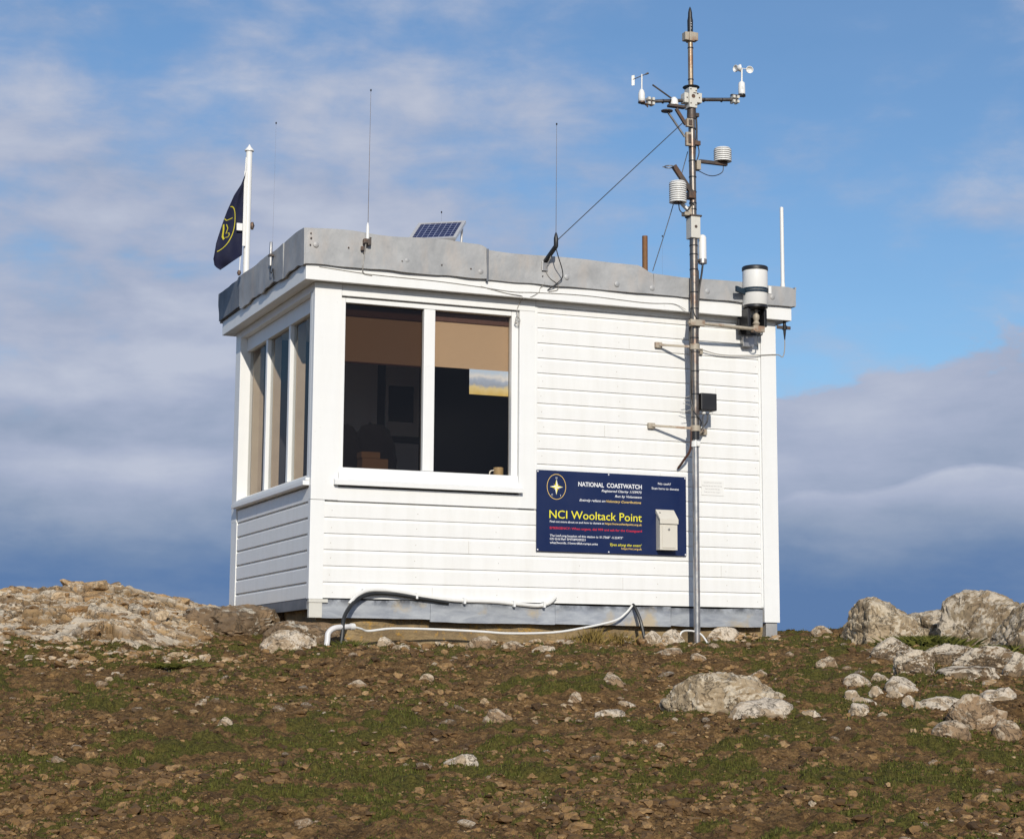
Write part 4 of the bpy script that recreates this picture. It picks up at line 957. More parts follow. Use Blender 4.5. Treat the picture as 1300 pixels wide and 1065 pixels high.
ribbon(arc, .0038, 'flag_yellow', 'emblem_ring')
ribbon([(.98, .48), (.85, .505), (.66, .50), (.60, .495)], .0035, 'flag_yellow', 'emblem_star')
ribbon([(.93, .54), (.86, .60), (.82, .68), (.74, .72)], .006, 'flag_yellow', 'emblem_star')
ribbon([(.80, .55), (.70, .60), (.72, .66)], .003, 'flag_yellow', 'emblem_star')
ribbon([(.66, .66), (.60, .665), (.58, .69), (.62, .71), (.70, .705)], .003, 'flag_yellow', 'emblem_letter')
MB().box(FX - .045, FX - .020, FY - .036, FY - .028, 2.88, 3.50, .001).box(FX - .10, FX - .052, FY - .055, FY - .045, 3.0, 3.06, .001).build('hoist_tape', 'plastic_white', fg)
# wires on the fascia
lone_cable('fascia_wire', [(.0, -.101, 2.375), (.4, -.102, 2.352), (.9, -.102, 2.345), (1.25, -.102, 2.33), (1.5, -.102, 2.315), (1.7, -.102, 2.325), (2.1, -.102, 2.335), (2.6, -.102, 2.32), (2.85, -.103, 2.33), (2.95, -.12, 2.29)], .0026, 'cable_grey', 'thin grey wire drooping along the white fascia above the window', 'wire')
lone_cable('coiled_wire', [(1.25, -.102, 2.335), (1.45, -.1015, 2.30), (1.585, -.1, 2.287), (1.60, -.03, 2.26), (1.575, -.025, 2.20), (1.582, -.02, 2.13), (1.56, -.02, 2.10), (1.585, -.022, 2.085), (1.60, -.024, 2.12), (1.57, -.026, 2.145), (1.565, -.022, 2.10), (1.60, -.022, 2.095)], .003, 'cable_grey', 'small coil of grey wire hanging at the top right corner of the front window', 'wire')
lone_cable('looped_wire', [(1.60, -.06, 2.27), (1.66, -.1015, 2.29), (1.72, -.102, 2.33), (1.73, -.102, 2.36), (1.76, -.125, 2.40)], .0026, 'cable_grey', 'short grey wire looping from the window corner up to the flashing', 'wire')
# pipes along the base
g0 = gz(.04, -.30)
o = thing('drain_pipe', 'thick white pipe bending down into the ground at the left corner of the hut', 'pipe', (.05, -.25, g0))
MB().tube(catmull([(.045, -.28, g0 - .06), (.065, -.27, -.31), (.075, -.26, -.25), (.12, -.25, -.215), (.20, -.22, -.205), (.265, -.19, -.20)], 10), .020, 16).build('pipe', 'pipe_white', o)
MB().lathe((.255, -.195, -.20), [(0, .018), (0, .024), (.03, .024), (.035, .012)], (1, .3, 0), 16).build('coupling', 'cable_white', o)
lone_cable('white_cable', [(.28, -.18, -.20), (.35, -.14, -.212), (.42, -.10, -.225), (.6, -.09, -.205), (.9, -.085, -.205), (1.27, -.085, -.215), (1.50, -.085, -.225), (1.85, -.075, -.213), (2.1, -.07, -.175), (2.36, -.06, -.118), (2.46, -.05, -.06), (2.52, -.04, .0)], .0085, 'cable_white', 'thin white cable running along the foot of the hut below the metal skirting')
lone_cable('black_hose', [(.16, -.26, -.40), (.18, -.25, -.26), (.20, -.21, -.15), (.255, -.15, -.07), (.33, -.08, -.01), (.42, -.05, .033), (.52, -.03, .046), (.66, -.03, .040), (.85, -.028, .015), (1.05, -.022, -.010)], .0145, 'hose', 'black hose arching up from the ground onto the bottom board of the hut', 'hose')
cond = lone_cable('white_conduit', [(.27, -.11, -.04), (.33, -.07, .018), (.42, -.045, .062), (.55, -.03, .071), (.70, -.028, .056), (.85, -.026, .032), (1.1, -.022, .010), (1.4, -.02, .006), (1.6, -.02, -.008), (1.76, -.02, -.016), (1.85, -.019, .008), (1.90, -.015, .05)], .0145, 'cable_white', 'white conduit snaking along the bottom board of the hut and ending in a hook', 'conduit')
for x, z in ((.40, .052), (.80, .034), (1.17, .006), (1.56, -.008), (1.80, -.008)): MB().box(x - .008, x + .008, -.048, -.001, z - .022, z + .024, .002).build('clip', 'trim', cond)
lone_cable('black_pipe', [(2.535, -.02, .008), (2.54, -.05, -.02), (2.56, -.10, -.12), (2.585, -.14, -.30)], .013, 'hose', 'short black pipe slanting from the bottom board into the ground right of centre', 'pipe')
lone_cable('earth_wire', [(2.83, -.20, -.29), (2.86, -.18, -.20), (2.95, -.16, -.185), (3.02, -.19, -.21), (3.06, -.24, -.29)], .007, 'cable_white', 'small white loop of wire at the foot of the mast', 'wire')

# ------------------------------------------------------------ GROUND
def axis(lo, hi, n, ext, m, p=2.4):
    a = np.linspace(lo, hi, n); t = np.linspace(0, 1, m + 1)[1:] ** p
    return np.concatenate([(lo - ext * t)[::-1], a, hi + ext * t])
uu = np.concatenate([-200 * np.linspace(1, 0, 14)[:-1] ** 2.2, np.linspace(0, 5.6, 24)[:-1], 5.8 * (18.5 / 5.8) ** np.linspace(0, 1, 700), 18.5 + 5500 * np.linspace(0, 1, 50)[1:] ** 3])
cc = axis(-1, 1, 760, 1, 26, 1)
def spread(c, u):
    hw = .31 * np.clip(u, 5, 20) + .5
    inner = np.clip(c, -1, 1) * hw; e = np.clip(np.abs(c) - 1, 0, 1); return inner + np.sign(c) * (e * 3 + e ** 4 * (200 + np.clip(u - 18, 0, None) * 1.2))
UU, CCg = np.meshgrid(uu, cc, indexing='ij'); WW = spread(CCg, UU)
X, Yg = to_xy(UU, WW); Z = ground_z(X, Yg)
def grid_mesh(name, X, Y, Z, m, attrs=None, smooth=True):
    r, c = X.shape; me = bpy.data.meshes.new(name); co = np.stack([X, Y, Z], -1).reshape(-1, 3)
    me.vertices.add(r * c); me.vertices.foreach_set('co', co.ravel())
    i = np.arange(r * c).reshape(r, c); q = np.stack([i[:-1, :-1], i[:-1, 1:], i[1:, 1:], i[1:, :-1]], -1).reshape(-1, 4)
    me.loops.add(q.size); me.loops.foreach_set('vertex_index', q.ravel().astype(np.int32))
    me.polygons.add(len(q)); me.polygons.foreach_set('loop_start', np.arange(0, q.size, 4, dtype=np.int32))
    try: me.polygons.foreach_set('loop_total', np.full(len(q), 4, np.int32))
    except Exception: pass
    me.polygons.foreach_set('use_smooth', np.full(len(q), smooth)); me.update(calc_edges=True)
    for k, v in (attrs or {}).items():
        a = me.attributes.new(k, 'FLOAT', 'POINT'); a.data.foreach_set('value', v.ravel().astype(np.float32))
    me.materials.append(M[m]); o = bpy.data.objects.new(name, me); COL.objects.link(o); return o
def faces_up(o):
    if o.data.polygons[len(o.data.polygons) // 2].normal.z < 0: o.data.flip_normals()
g = grid_mesh('ground', X, Yg, Z, 'ground', {'moss': moss_mask(X, Yg)}); faces_up(g); g['kind'] = 'structure'

def soup(name, m, V, F, tone, fcount, smooth=False):
    """V (n,3), F (k,fcount) -> one mesh with a tone attribute"""
    me = bpy.data.meshes.new(name); me.vertices.add(len(V)); me.vertices.foreach_set('co', V.astype(np.float32).ravel())
    me.loops.add(F.size); me.loops.foreach_set('vertex_index', F.ravel().astype(np.int32)); me.polygons.add(len(F))
    me.polygons.foreach_set('loop_start', np.arange(0, F.size, fcount, dtype=np.int32))
    try: me.polygons.foreach_set('loop_total', np.full(len(F), fcount, np.int32))
    except Exception: pass
    me.polygons.foreach_set('use_smooth', np.full(len(F), smooth)); me.update(calc_edges=True)
    a = me.attributes.new('tone', 'FLOAT', 'POINT'); a.data.foreach_set('value', tone.astype(np.float32))
    me.materials.append(M[m]); o = bpy.data.objects.new(name, me); COL.objects.link(o); return o
def in_hut(x, y, m=.0): return (x > -.02 - m) & (x < 3.85 + m) & (y > -.03 - m) & (y < 2.4)
# gravel
def ico_np(k):
    bm = bmesh.new(); bmesh.ops.create_icosphere(bm, subdivisions=k, radius=1); v = np.array([q.co[:] for q in bm.verts]); f = np.array([[q.index for q in p.verts] for p in bm.faces]); bm.free(); return v, f
NG = 110000
u = 6.2 * (17.5 / 6.2) ** rng.random(NG); w = (rng.random(NG) * 2 - 1) * (.31 * u + .4); x, y = to_xy(u, w)
dens = fbm(x * 1.3, y * 1.6, 0, 3, 77); keep = (rng.random(NG) < np.clip(.55 + dens * .9, .06, 1)) & ~in_hut(x, y, .03); x, y, u = x[keep], y[keep], u[keep]; n = len(x)
sz = .004 + .006 * rng.random(n) + .022 * rng.random(n) ** 12; z = ground_z(x, y)
order = np.argsort(-sz); x, y, z, sz = x[order], y[order], z[order], sz[order]; nbig = int((sz > .016).sum()); VV, FF, TT, o0 = [], [], [], 0
for lo, hi, sub in ((0, nbig, 2), (nbig, n, 1)):
    ico, icof = ico_np(sub); k = hi - lo; nv = len(ico); s1 = sz[lo:hi]
    off_ = rng.random((k, 1, 3)) * 40; P_ = ico[None] * 1.4 + off_
    d1 = vnoise(P_[..., 0], P_[..., 1], P_[..., 2], 5) * .50 + vnoise(P_[..., 0] * 2.3, P_[..., 1] * 2.3, P_[..., 2] * 2.3, 6) * .30
    V = ico[None] * (1 + d1[..., None]); V = V * (s1[:, None, None] * np.stack([1 + .5 * rng.random(k), .8 + .5 * rng.random(k), .5 + .35 * rng.random(k)], -1)[:, None, :])
    a = rng.random(k) * 6.28; ca, sa = np.cos(a)[:, None], np.sin(a)[:, None]
    Vx = V[..., 0] * ca - V[..., 1] * sa; Vy = V[..., 0] * sa + V[..., 1] * ca
    VV.append(np.stack([Vx + x[lo:hi, None], Vy + y[lo:hi, None], V[..., 2] + (z[lo:hi] - s1 * .02)[:, None]], -1).reshape(-1, 3))
    FF.append((icof[None] + (np.arange(k) * nv)[:, None, None]).reshape(-1, 3) + o0); o0 += k * nv; TT.append(np.repeat(np.clip(.02 + rng.random(k) ** 1.2 * (.68 + .3 * (rng.random(k) < .12)), 0, 1), nv))
o = soup('gravel', 'gravel', np.concatenate(VV), np.concatenate(FF), np.concatenate(TT), 3, False); o['kind'] = 'stuff'; meta(o, 'scattered brown gravel and small stones over the slope', 'gravel')
# grass
NB = 420000
u = 6.2 * (17.3 / 6.2) ** rng.random(NB); w = (rng.random(NB) * 2 - 1) * (.31 * u + .4); x, y = to_xy(u, w); mk = moss_mask(x, y) + .5 * fbm(x * 8, y * 8, 0, 2, 91)
keep = (rng.random(NB) < np.clip((mk - .64) * 1.8, 0.06, .85)) & ~in_hut(x, y, .02); x, y, mk = x[keep], y[keep], mk[keep]; n = len(x); z = ground_z(x, y)
h = (.005 + .011 * rng.random(n)) * (.7 + .7 * np.clip(mk, 0, 1)); a = rng.random(n) * 6.28; bw = .0022 + .0022 * rng.random(n)
lean = .6 * h * rng.random(n); la = rng.random(n) * 6.28
b0 = np.stack([x - np.cos(a) * bw, y - np.sin(a) * bw, z - .004], -1); b1 = np.stack([x + np.cos(a) * bw, y + np.sin(a) * bw, z - .004], -1); tp = np.stack([x + np.cos(la) * lean, y + np.sin(la) * lean, z + h], -1)
V = np.stack([b0, b1, tp], 1).reshape(-1, 3); F = np.arange(n * 3).reshape(-1, 3)
o = soup('grass', 'grass', V, F, np.repeat(np.clip(rng.random(n) * .8 + .1 * rng.random(n), 0, 1), 3), 3); o['kind'] = 'stuff'; meta(o, 'short green turf and moss in patches over the slope', 'grass')
# ------------------------------------------------------------ ROCKS
ROCKS = [
('boulder', 1.185, -3.965, 0.60, 0.222, 'rock_pale', 1, 'big pale grey half-buried boulder alone on the slope right of the hut'),
('boulder', 1.15, -4.505, 0.329, 0.107, 'rock_slab', 2, 'low white crusted rock tailing off right of the big pale boulder'),
('boulder', 3.851, -1.511, 0.60, 0.325, 'rock_pale', 3, 'tall pale crusted crag at the left end of the right hand outcrop'),
('boulder', 4.447, -1.337, 0.72, 0.40, 'rock_grey', 4, 'broad grey crag between the pale crag and the dark peak'),
('boulder', 4.298, -2.081, 0.74, 0.41, 'rock_grey', 5, 'highest dark grey crag of the right hand outcrop'),
('boulder', 4.191, -2.723, 0.54, 0.40, 'rock_grey', 6, 'dark grey crag cut by the right edge of the photo'),
('boulder', 3.322, -2.316, 0.331, 0.16, 'rock_patched', 7, 'white topped rock below the tall pale crag'),
('boulder', 2.813, -3.373, 0.253, 0.185, 'rock_patched', 8, 'grey brown block with a white cap, below the outcrop'),
('boulder', 3.496, -2.765, 0.345, 0.125, 'rock_patched', 9, 'low white slab under the grey crag'),
('boulder', 3.526, -3.139, 0.388, 0.153, 'rock_patched', 10, 'low white crusted slab under the dark peak'),
('boulder', 2.986, -3.713, 0.384, 0.096, 'rock_patched', 41, 'flat grey broken ledge below the white slabs'),
('boulder', 3.577, -3.37, 0.252, 0.172, 'rock_patched', 11, 'grey rock at the right edge of the photo, below the dark crag'),
('stone', 2.286, -3.564, 0.159, 0.08, 'rock_slab', 12, 'pale stone at the upper left of the cracked stone cluster'),
('stone', 2.513, -3.451, 0.143, 0.067, 'rock_slab', 13, 'pale stone at the top middle of the cracked stone cluster'),
('stone', 2.319, -3.966, 0.173, 0.1, 'rock_slab', 14, 'largest pale stone at the right of the cracked stone cluster'),
('stone', 2.171, -3.922, 0.082, 0.054, 'rock_slab', 15, 'small round stone in the middle of the cracked stone cluster'),
('stone', 2.23, -4.021, 0.108, 0.045, 'rock_slab', 16, 'small low stone at the lower right of the cracked stone cluster'),
('stone', 1.879, -4.143, 0.106, 0.066, 'rock_slab', 17, 'pale stone at the left end of the cracked stone cluster'),
('stone', 1.907, -4.209, 0.123, 0.044, 'rock_slab', 18, 'flat stone at the lower middle of the cracked stone cluster'),
('stone', 1.706, -4.478, 0.136, 0.076, 'rock_slab', 19, 'lowest pale stone below the cracked stone cluster'),
('stone', 1.986, -4.511, 0.069, 0.052, 'rock_slab', 20, 'left one of two small pale stones beside the long flat slab'),
('stone', 2.009, -4.563, 0.051, 0.039, 'rock_slab', 21, 'right one of two small pale stones beside the long flat slab'),
('slab', 2.183, -4.575, 0.268, 0.06, 'rock_slab', 22, 'long flat pale slab behind the tan boulder'),
('boulder', 2.008, -5.086, 0.255, 0.173, 'rock_tan', 23, 'rounded tan boulder at the lower right of the slope'),
('boulder', 2.167, -5.038, 0.125, 0.142, 'rock_tan', 24, 'tan stone leaning on the right side of the rounded tan boulder'),
('stone', 1.831, -5.144, 0.178, 0.081, 'rock_tan', 25, 'low tan stone in front of the rounded tan boulder'),
('stone', 2.133, -5.191, 0.156, 0.09, 'rock_tan', 26, 'tan stone at the lower right edge of the photo'),
('slab', 2.511, -4.6, 0.211, 0.07, 'rock_slab', 27, 'pale slab at the right edge above the tan boulders'),
('slab', 0.557, -3.855, 0.195, 0.064, 'rock_slab', 28, 'long pale slab tilted across the slope below the sign'),
('stone', 0.863, -3.407, 0.098, 0.036, 'rock_slab', 29, 'small pale slab end above the long tilted slab'),
('stone', 0.947, -3.053, 0.124, 0.078, 'rock_tan', 30, 'rounded tan stone below the right half of the sign'),
('boulder', -0.112, -3.897, 0.181, 0.074, 'rock_tan', 31, 'low rounded brown rock in the middle of the slope'),
('stone', -0.708, -4.977, 0.138, 0.051, 'rock_slab', 32, 'pale flat stone low in the middle foreground'),
('stone', 0.58, -3.341, 0.08, 0.062, 'rock_tan', 33, 'tan stone standing left of the long tilted slab'),
('boulder', -0.042, 0.469, 0.384, 0.151, 'rock_slab', 34, 'flat topped pale rock below the left corner of the hut'),
('stone', 2.6, -0.226, 0.166, 0.119, 'rock_slab', 35, 'left of the white stones at the foot of the mast'),
('stone', 2.74, -0.261, 0.178, 0.101, 'rock_slab', 36, 'middle one of the white stones at the foot of the mast'),
('boulder', 3.196, -0.252, 0.266, 0.115, 'rock_slab', 37, 'white and brown rock right of the mast at the hut foot'),
('stone', 0.541, -0.475, 0.154, 0.066, 'rock_slab', 38, 'pale stone below the black hose near the hut foot'),
('stone', 1.109, -0.473, 0.19, 0.09, 'rock_tan', 39, 'tan rock at the hut foot below the middle of the window'),
('stone', 1.347, -0.521, 0.202, 0.067, 'rock_tan', 40, 'low tan rock at the hut foot left of the sign'),
('stone', 1.467, -0.808, 0.166, 0.066, 'rock_slab', 42, 'pale rock at the hut foot below the left end of the sign'),
('stone', 0.507, -0.197, 0.124, 0.079, 'rock_slab', 43, 'small pale stone at the hut foot right of the black hose'),
('stone', -0.42, -2.476, 0.139, 0.055, 'rock_tan', 44, 'reddish tan stone on the slope below the drain pipe'),
('stone', 0.025, -2.419, 0.085, 0.047, 'rock_tan', 45, 'small tan stone on the slope below the front window'),
('stone', 3.751, -0.742, 0.143, 0.054, 'rock_tan', 46, 'low tan stone on the skyline right of the hut'),
('stone', 2.684, -2.565, 0.133, 0.072, 'rock_tan', 47, 'small pale stone between the hut and the right hand outcrop'),
('stone', 3.131, -1.764, 0.099, 0.044, 'rock_slab', 48, 'small white stone below the skyline right of the hut'),
('stone', 2.16, -2.617, 0.11, 0.05, 'rock_tan', 49, 'tan stone above the right side of the big pale boulder'),
('stone', 1.402, -4.479, 0.134, 0.042, 'rock_slab', 50, 'low pale stone right of the big pale boulder'),
('stone', 2.018, -1.711, 0.137, 0.053, 'rock_tan', 51, 'tan stone just below the mast foot'),
('stone', 2.086, -1.928, 0.125, 0.052, 'rock_tan', 52, 'flat tan stone below and right of the mast foot'),
('stone', -1.482, -3.141, 0.059, 0.038, 'rock_tan', 53, 'small pinkish stone on the left part of the slope'),
('stone', -1.507, -3.768, 0.096, 0.056, 'rock_tan', 54, 'angular tan stone on the lower left slope'),
]

def rock_verts(seed, dims, sub=5, rough=.045, planes=20):
    r_ = np.random.default_rng(seed); bm = bmesh.new(); bmesh.ops.create_icosphere(bm, subdivisions=sub, radius=1)
    d = np.array([v.co[:] for v in bm.verts]); f = [[v.index for v in q.verts] for q in bm.faces]; bm.free(); d /= np.linalg.norm(d, axis=1)[:, None]
    acc = np.zeros(len(d))
    for k in range(planes):
        n = r_.normal(size=3); n[2] = n[2] * .8 + .15; n /= np.linalg.norm(n); h = r_.uniform(.60, 1.0); acc += (np.clip(d @ n, 0, None) / h) ** 22
    acc += 1.0; rr = acc ** (-1 / 22) * 1.08; p = d * rr[:, None]
    D = np.array(dims) * .5; q = p * D; L_ = float(max(dims)); s_ = 1 / L_
    f1, f2, c = worley3(q[:, 0] * 7 * s_ + .5 * vnoise(q[:, 0] * 9 * s_, q[:, 1] * 9 * s_, q[:, 2] * 9 * s_, seed), q[:, 1] * 7 * s_, q[:, 2] * 11 * s_, seed)
    disp = .032 * (c - .5) - .020 * np.exp(-((f2 - f1) / .05) ** 2) + rough * .8 * fbm(q[:, 0] * 5 * s_, q[:, 1] * 5 * s_, q[:, 2] * 7 * s_, 5, seed + 3) + .012 * fbm(q[:, 0] * 30 * s_, q[:, 1] * 30 * s_, q[:, 2] * 30 * s_, 3, seed + 5)
    q = q + d * (disp * L_ * .9)[:, None] * np.array([1, 1, .7]); return q, f
def make_rock(name, x, y, w, h, mt, seed, label, cat='rock', depth=None, sub=5, group=None, yaw_=None, sink=.45, bury=None):
    dep = depth or w * .8; q, f = rock_verts(seed, (w * 1.16, dep, h * (1 + sink) * 1.03), sub)
    me = bpy.data.meshes.new(name); me.from_pydata([tuple(v) for v in q], [], f); me.polygons.foreach_set('use_smooth', [True] * len(f)); me.set_sharp_from_angle(angle=R(38)); me.materials.append(M[mt]); me.update()
    o = bpy.data.objects.new(name, me); COL.objects.link(o)
    cx, cy = x + SY * dep * .42, y + CYW * dep * .42; zb = gz(x, y)
    o.location = (cx, cy, zb + h * 1.0 - h * (1 + sink) * .5); o.rotation_euler = (0, 0, -.3856 if yaw_ is None else yaw_)
    return meta(o, label, cat, group)
BIG = {1, 3, 4, 5, 6, 7, 8, 9, 10, 23, 34}
for (n_, x, y, w, h, mt, sd, lb) in ROCKS:
    grp = None
    if 12 <= sd <= 19: grp = 'cracked pale stones on the right of the slope'
    elif sd in (3, 4, 5, 6, 7, 8, 9, 10, 11, 41): grp = 'right hand crag outcrop'
    elif sd in (35, 36): grp = 'white stones at the mast foot'
    nm = {'boulder': 'boulder', 'stone': 'stone', 'slab': 'rock_slab'}[n_]
    big = sd in (3, 4, 5, 6)
    if sd == 34: x, y, w, h = *to_xy(13.45, -1.56), .38, .13
    make_rock(nm, x, y, w, h, mt, sd, lb, 'boulder' if n_ == 'boulder' else 'stone', sub=6 if sd in BIG else 4, depth=w * (1.1 if big else .8), group=grp, sink=1.25 if sd in BIG else .95)
make_rock('rock_ledge', .02, .35, .50, .27, 'rock_brown', 61, 'brown rock ledge under the shaded side wall of the hut', depth=2.0, sub=6, yaw_=0)
make_rock('boulder', *to_xy(13.75, -1.48), .46, .22, 'rock_brown', 62, 'brown rock under the left corner of the hut behind the drain pipe', depth=.3, sub=5)
make_rock('rock_ledge', *to_xy(14.3, -2.05), .80, .26, 'rock_brown', 63, 'low brown rock between the left outcrop and the hut side', depth=1.0, sub=5)
# the long outcrop on the left skyline: a broken, stepped slab of rock
nu, nw = 420, 620
ug = np.linspace(11.9, 18.2, nu); wg = np.linspace(-6.3, -1.45, nw); U2, W2 = np.meshgrid(ug, wg, indexing='ij')
Xr, Yr = to_xy(U2, W2); base = base_z(Xr, Yr)
prof = np.interp(W2, [-6.3, -5.2, -4.1, -3.75, -3.45, -3.27, -2.96, -2.8, -2.66, -2.5, -2.28, -2.1, -1.85, -1.5], [-.1, .04, .13, .165, .195, .20, .165, .13, .105, .05, .01, -.12, -.22, -.42])
foot = np.interp(W2, [-6.3, -3.6, -2.6, -2.0, -1.5], [12.35, 12.5, 12.9, 13.6, 14.8]) + .16 * fbm(W2 * 2.2, 0 * W2, 0, 3, 41)
t_ = np.clip((U2 - foot) / (15.6 - foot), 0, None); prof = prof - .055; rise = np.where(t_ < 1, 1 - (1 - np.clip(t_, 0, 1)) ** 1.75, 1)
zfoot = base_z(*to_xy(foot, W2)) - .03
zz = zfoot + (prof - zfoot) * rise
zz = np.where(U2 > 16.4, zz - ((U2 - 16.4) ** 2) * .5, zz)
wx = U2 * .9 + .25 * fbm(U2 * 2, W2 * 2, 0, 3, 51); wy = W2 * .55 + U2 * .25 + .25 * fbm(U2 * 2 + 9, W2 * 2, 0, 3, 52)
f1, f2, c1 = worley2(wx * 4.2, wy * 3.4, 61); g1, g2, c2 = worley2(wx * 11, wy * 8.5, 62); k1, k2, c3 = worley2(wx * 27, wy * 21, 63)
e1 = np.exp(-((f2 - f1) / .07) ** 2); e2 = np.exp(-((g2 - g1) / .09) ** 2); e3 = np.exp(-((k2 - k1) / .12) ** 2)
amp = np.clip(t_ * 3.5, 0, 1) * np.clip((18.2 - U2) * 1.5, 0, 1)
zz = zz + amp * (.060 * (c1 - .5) + .020 * (c2 - .5) + .006 * (c3 - .5) - .03 * e1 - .012 * e2 + .022 * fbm(U2 * 4, W2 * 4, 0, 5, 71) + .006 * fbm(U2 * 26, W2 * 26, 0, 3, 72))
edge = np.minimum.reduce([(U2 - foot) * 4 + .5, (18.2 - U2) * 2, (W2 + 6.3) * 3, (-1.45 - W2) * 5]); zz = np.where(edge < 1, np.minimum(zz, base - .10 + .10 * np.clip(edge, -1, 1) + .0), zz)
zz = np.where(U2 < foot - .15, base - .25, zz)
ox, oy = to_xy(15.0, -3.8); orz = -.3
o = grid_mesh('rock_outcrop', Xr - ox, Yr - oy, zz - orz, 'rock_mound', {'cell': .45 * c1 + .55 * c2, 'crack': np.clip(e1 * .6 + e2 * .3, 0, .8)}); faces_up(o); o.location = (ox, oy, orz); o.data.set_sharp_from_angle(angle=R(34))
meta(o, 'long low ochre rock outcrop with pale lichen on the left skyline', 'rock')
mound_obj = o
def hull(seed):
    r_ = np.random.default_rng(seed); p = r_.normal(size=(16, 3)); p /= np.linalg.norm(p, axis=1)[:, None]; p *= r_.uniform(.75, 1, (16, 1)); p[:, 2] *= .62
    bm = bmesh.new(); [bm.verts.new(q) for q in p]; h = bmesh.ops.convex_hull(bm, input=bm.verts[:]); bmesh.ops.delete(bm, geom=[g for g in h['geom_interior'] if isinstance(g, bmesh.types.BMVert)], context='VERTS')
    bmesh.ops.bevel(bm, geom=bm.edges[:], offset=.05, segments=1, affect='EDGES'); bmesh.ops.triangulate(bm, faces=bm.faces[:]); bmesh.ops.recalc_face_normals(bm, faces=bm.faces[:]); bm.verts.index_update()
    v = np.array([q.co[:] for q in bm.verts]); f = np.array([[q.index for q in t.verts] for t in bm.faces]); bm.free(); return v, f
HULLS = [hull(500 + k) for k in range(14)]
def fragments(name, X_, Y_, Z_, S_, parent, label, seed, mat='fragment', tint=(0, 1)):
    r_ = np.random.default_rng(seed); VV, FF, TT, o0 = [], [], [], 0
    for k in range(len(X_)):
        v, f = HULLS[r_.integers(len(HULLS))]; a = r_.normal() * .5 + .4; ca, sa = math.cos(a), math.sin(a); tx, ty = r_.normal(size=2) * .16
        q = v * S_[k] * np.array([r_.uniform(1, 1.7), r_.uniform(.7, 1.0), r_.uniform(.6, 1.1)])
        x_ = q[:, 0] * ca - q[:, 1] * sa; y_ = q[:, 0] * sa + q[:, 1] * ca; z_ = q[:, 2] + x_ * tx + y_ * ty
        VV.append(np.stack([x_ + X_[k], y_ + Y_[k], z_ + Z_[k]], -1)); FF.append(f + o0); o0 += len(v); TT.append(np.full(len(v), np.clip(r_.random() ** .9 * (tint[1] - tint[0]) + tint[0], 0, 1)))
    o = soup(name, mat, np.concatenate(VV), np.concatenate(FF), np.concatenate(TT), 3, False); o['kind'] = 'stuff'
    if parent:
        L0 = world_loc(parent); o.parent = parent; o.location = -L0
    else: meta(o, label, 'rubble')
    return o
r5 = np.random.default_rng(5); K = 1500
iu = r5.integers(20, nu - 90, K); iw = r5.integers(6, nw - 40, K); S5 = .018 + .030 * r5.random(K) + .085 * r5.random(K) ** 4
ok = (amp[iu, iw] > .35) & (r5.random(K) < .35 + .65 * (c1[iu, iw] > .4)); iu, iw, S5 = iu[ok], iw[ok], S5[ok]
fragments('rock_fragments', Xr[iu, iw], Yr[iu, iw], zz[iu, iw] - S5 * .12, S5, mound_obj, None, 6)
# broken pieces at the foot of the outcrops and along the hut
K = 520; u6 = np.concatenate([r5.normal(12.75, .28, K), r5.normal(12.9, .9, K)]); w6 = np.concatenate([r5.uniform(-4.2, -1.7, K), r5.normal(3.45, .55, K)]); x6, y6 = to_xy(u6, w6)
ok = ~in_hut(x6, y6, .05); x6, y6 = x6[ok], y6[ok]; S6 = .010 + .016 * r5.random(len(x6)) + .045 * r5.random(len(x6)) ** 6
fragments('rubble', x6, y6, ground_z(x6, y6) + S6 * .1, S6, None, 'small broken rock pieces lying round the feet of the two outcrops', 8)
x7 = r5.uniform(.25, 3.7, 260); y7 = -.04 - np.abs(r5.normal(0, .16, 260)); S7 = .010 + .018 * r5.random(260) + .05 * r5.random(260) ** 5
fragments('rubble', x7, y7, ground_z(x7, y7) + S7 * .15, S7, None, 'small broken stones heaped along the foot of the hut plinth', 9)
# loose stones big enough to pick out one by one
protos = []
for k in range(10):
    q, f = rock_verts(200 + k, (1, .85, .6), 3, .05, 10); me = bpy.data.meshes.new('loose_stone'); me.from_pydata([tuple(v) for v in q], [], f); me.polygons.foreach_set('use_smooth', [True] * len(f)); me.set_sharp_from_angle(angle=R(30))
    me.materials.append(M[['rock_tan', 'rock_brown', 'rock_tan', 'rock_slab', 'rock_brown', 'rock_tan', 'rock_brown', 'rock_tan', 'rock_brown', 'rock_tan'][k]]); protos.append(me)
cnt = 0; r3 = np.random.default_rng(44)
while cnt < 290:
    u = 6.6 * (15.5 / 6.6) ** r3.random(); w = (r3.random() * 2 - 1) * .285 * u; x, y = to_xy(u, w)
    if in_hut(x, y, .05) or (u > 12.9 and w < -1.9) or r3.random() > .35 + float(fbm(np.array(x * 1.2), np.array(y * 1.2), 0, 2, 15)) + .4 * (u > 10): continue
    s_ = (.025 + .065 * r3.random() ** 3.4) * (u / 10) ** .5; o = bpy.data.objects.new('loose_stone', protos[r3.integers(10)]); COL.objects.link(o)
    o.location = (x, y, gz(x, y) + s_ * .06); o.scale = (s_, s_ * (.7 + .5 * r3.random()), s_ * (.6 + .5 * r3.random())); o.rotation_euler = (r3.normal() * .15, r3.normal() * .15, r3.random() * 6.28)
    meta(o, 'small rough tan or brown stone lying loose among the gravel of the slope', 'stone', 'loose stones scattered over the slope'); cnt += 1
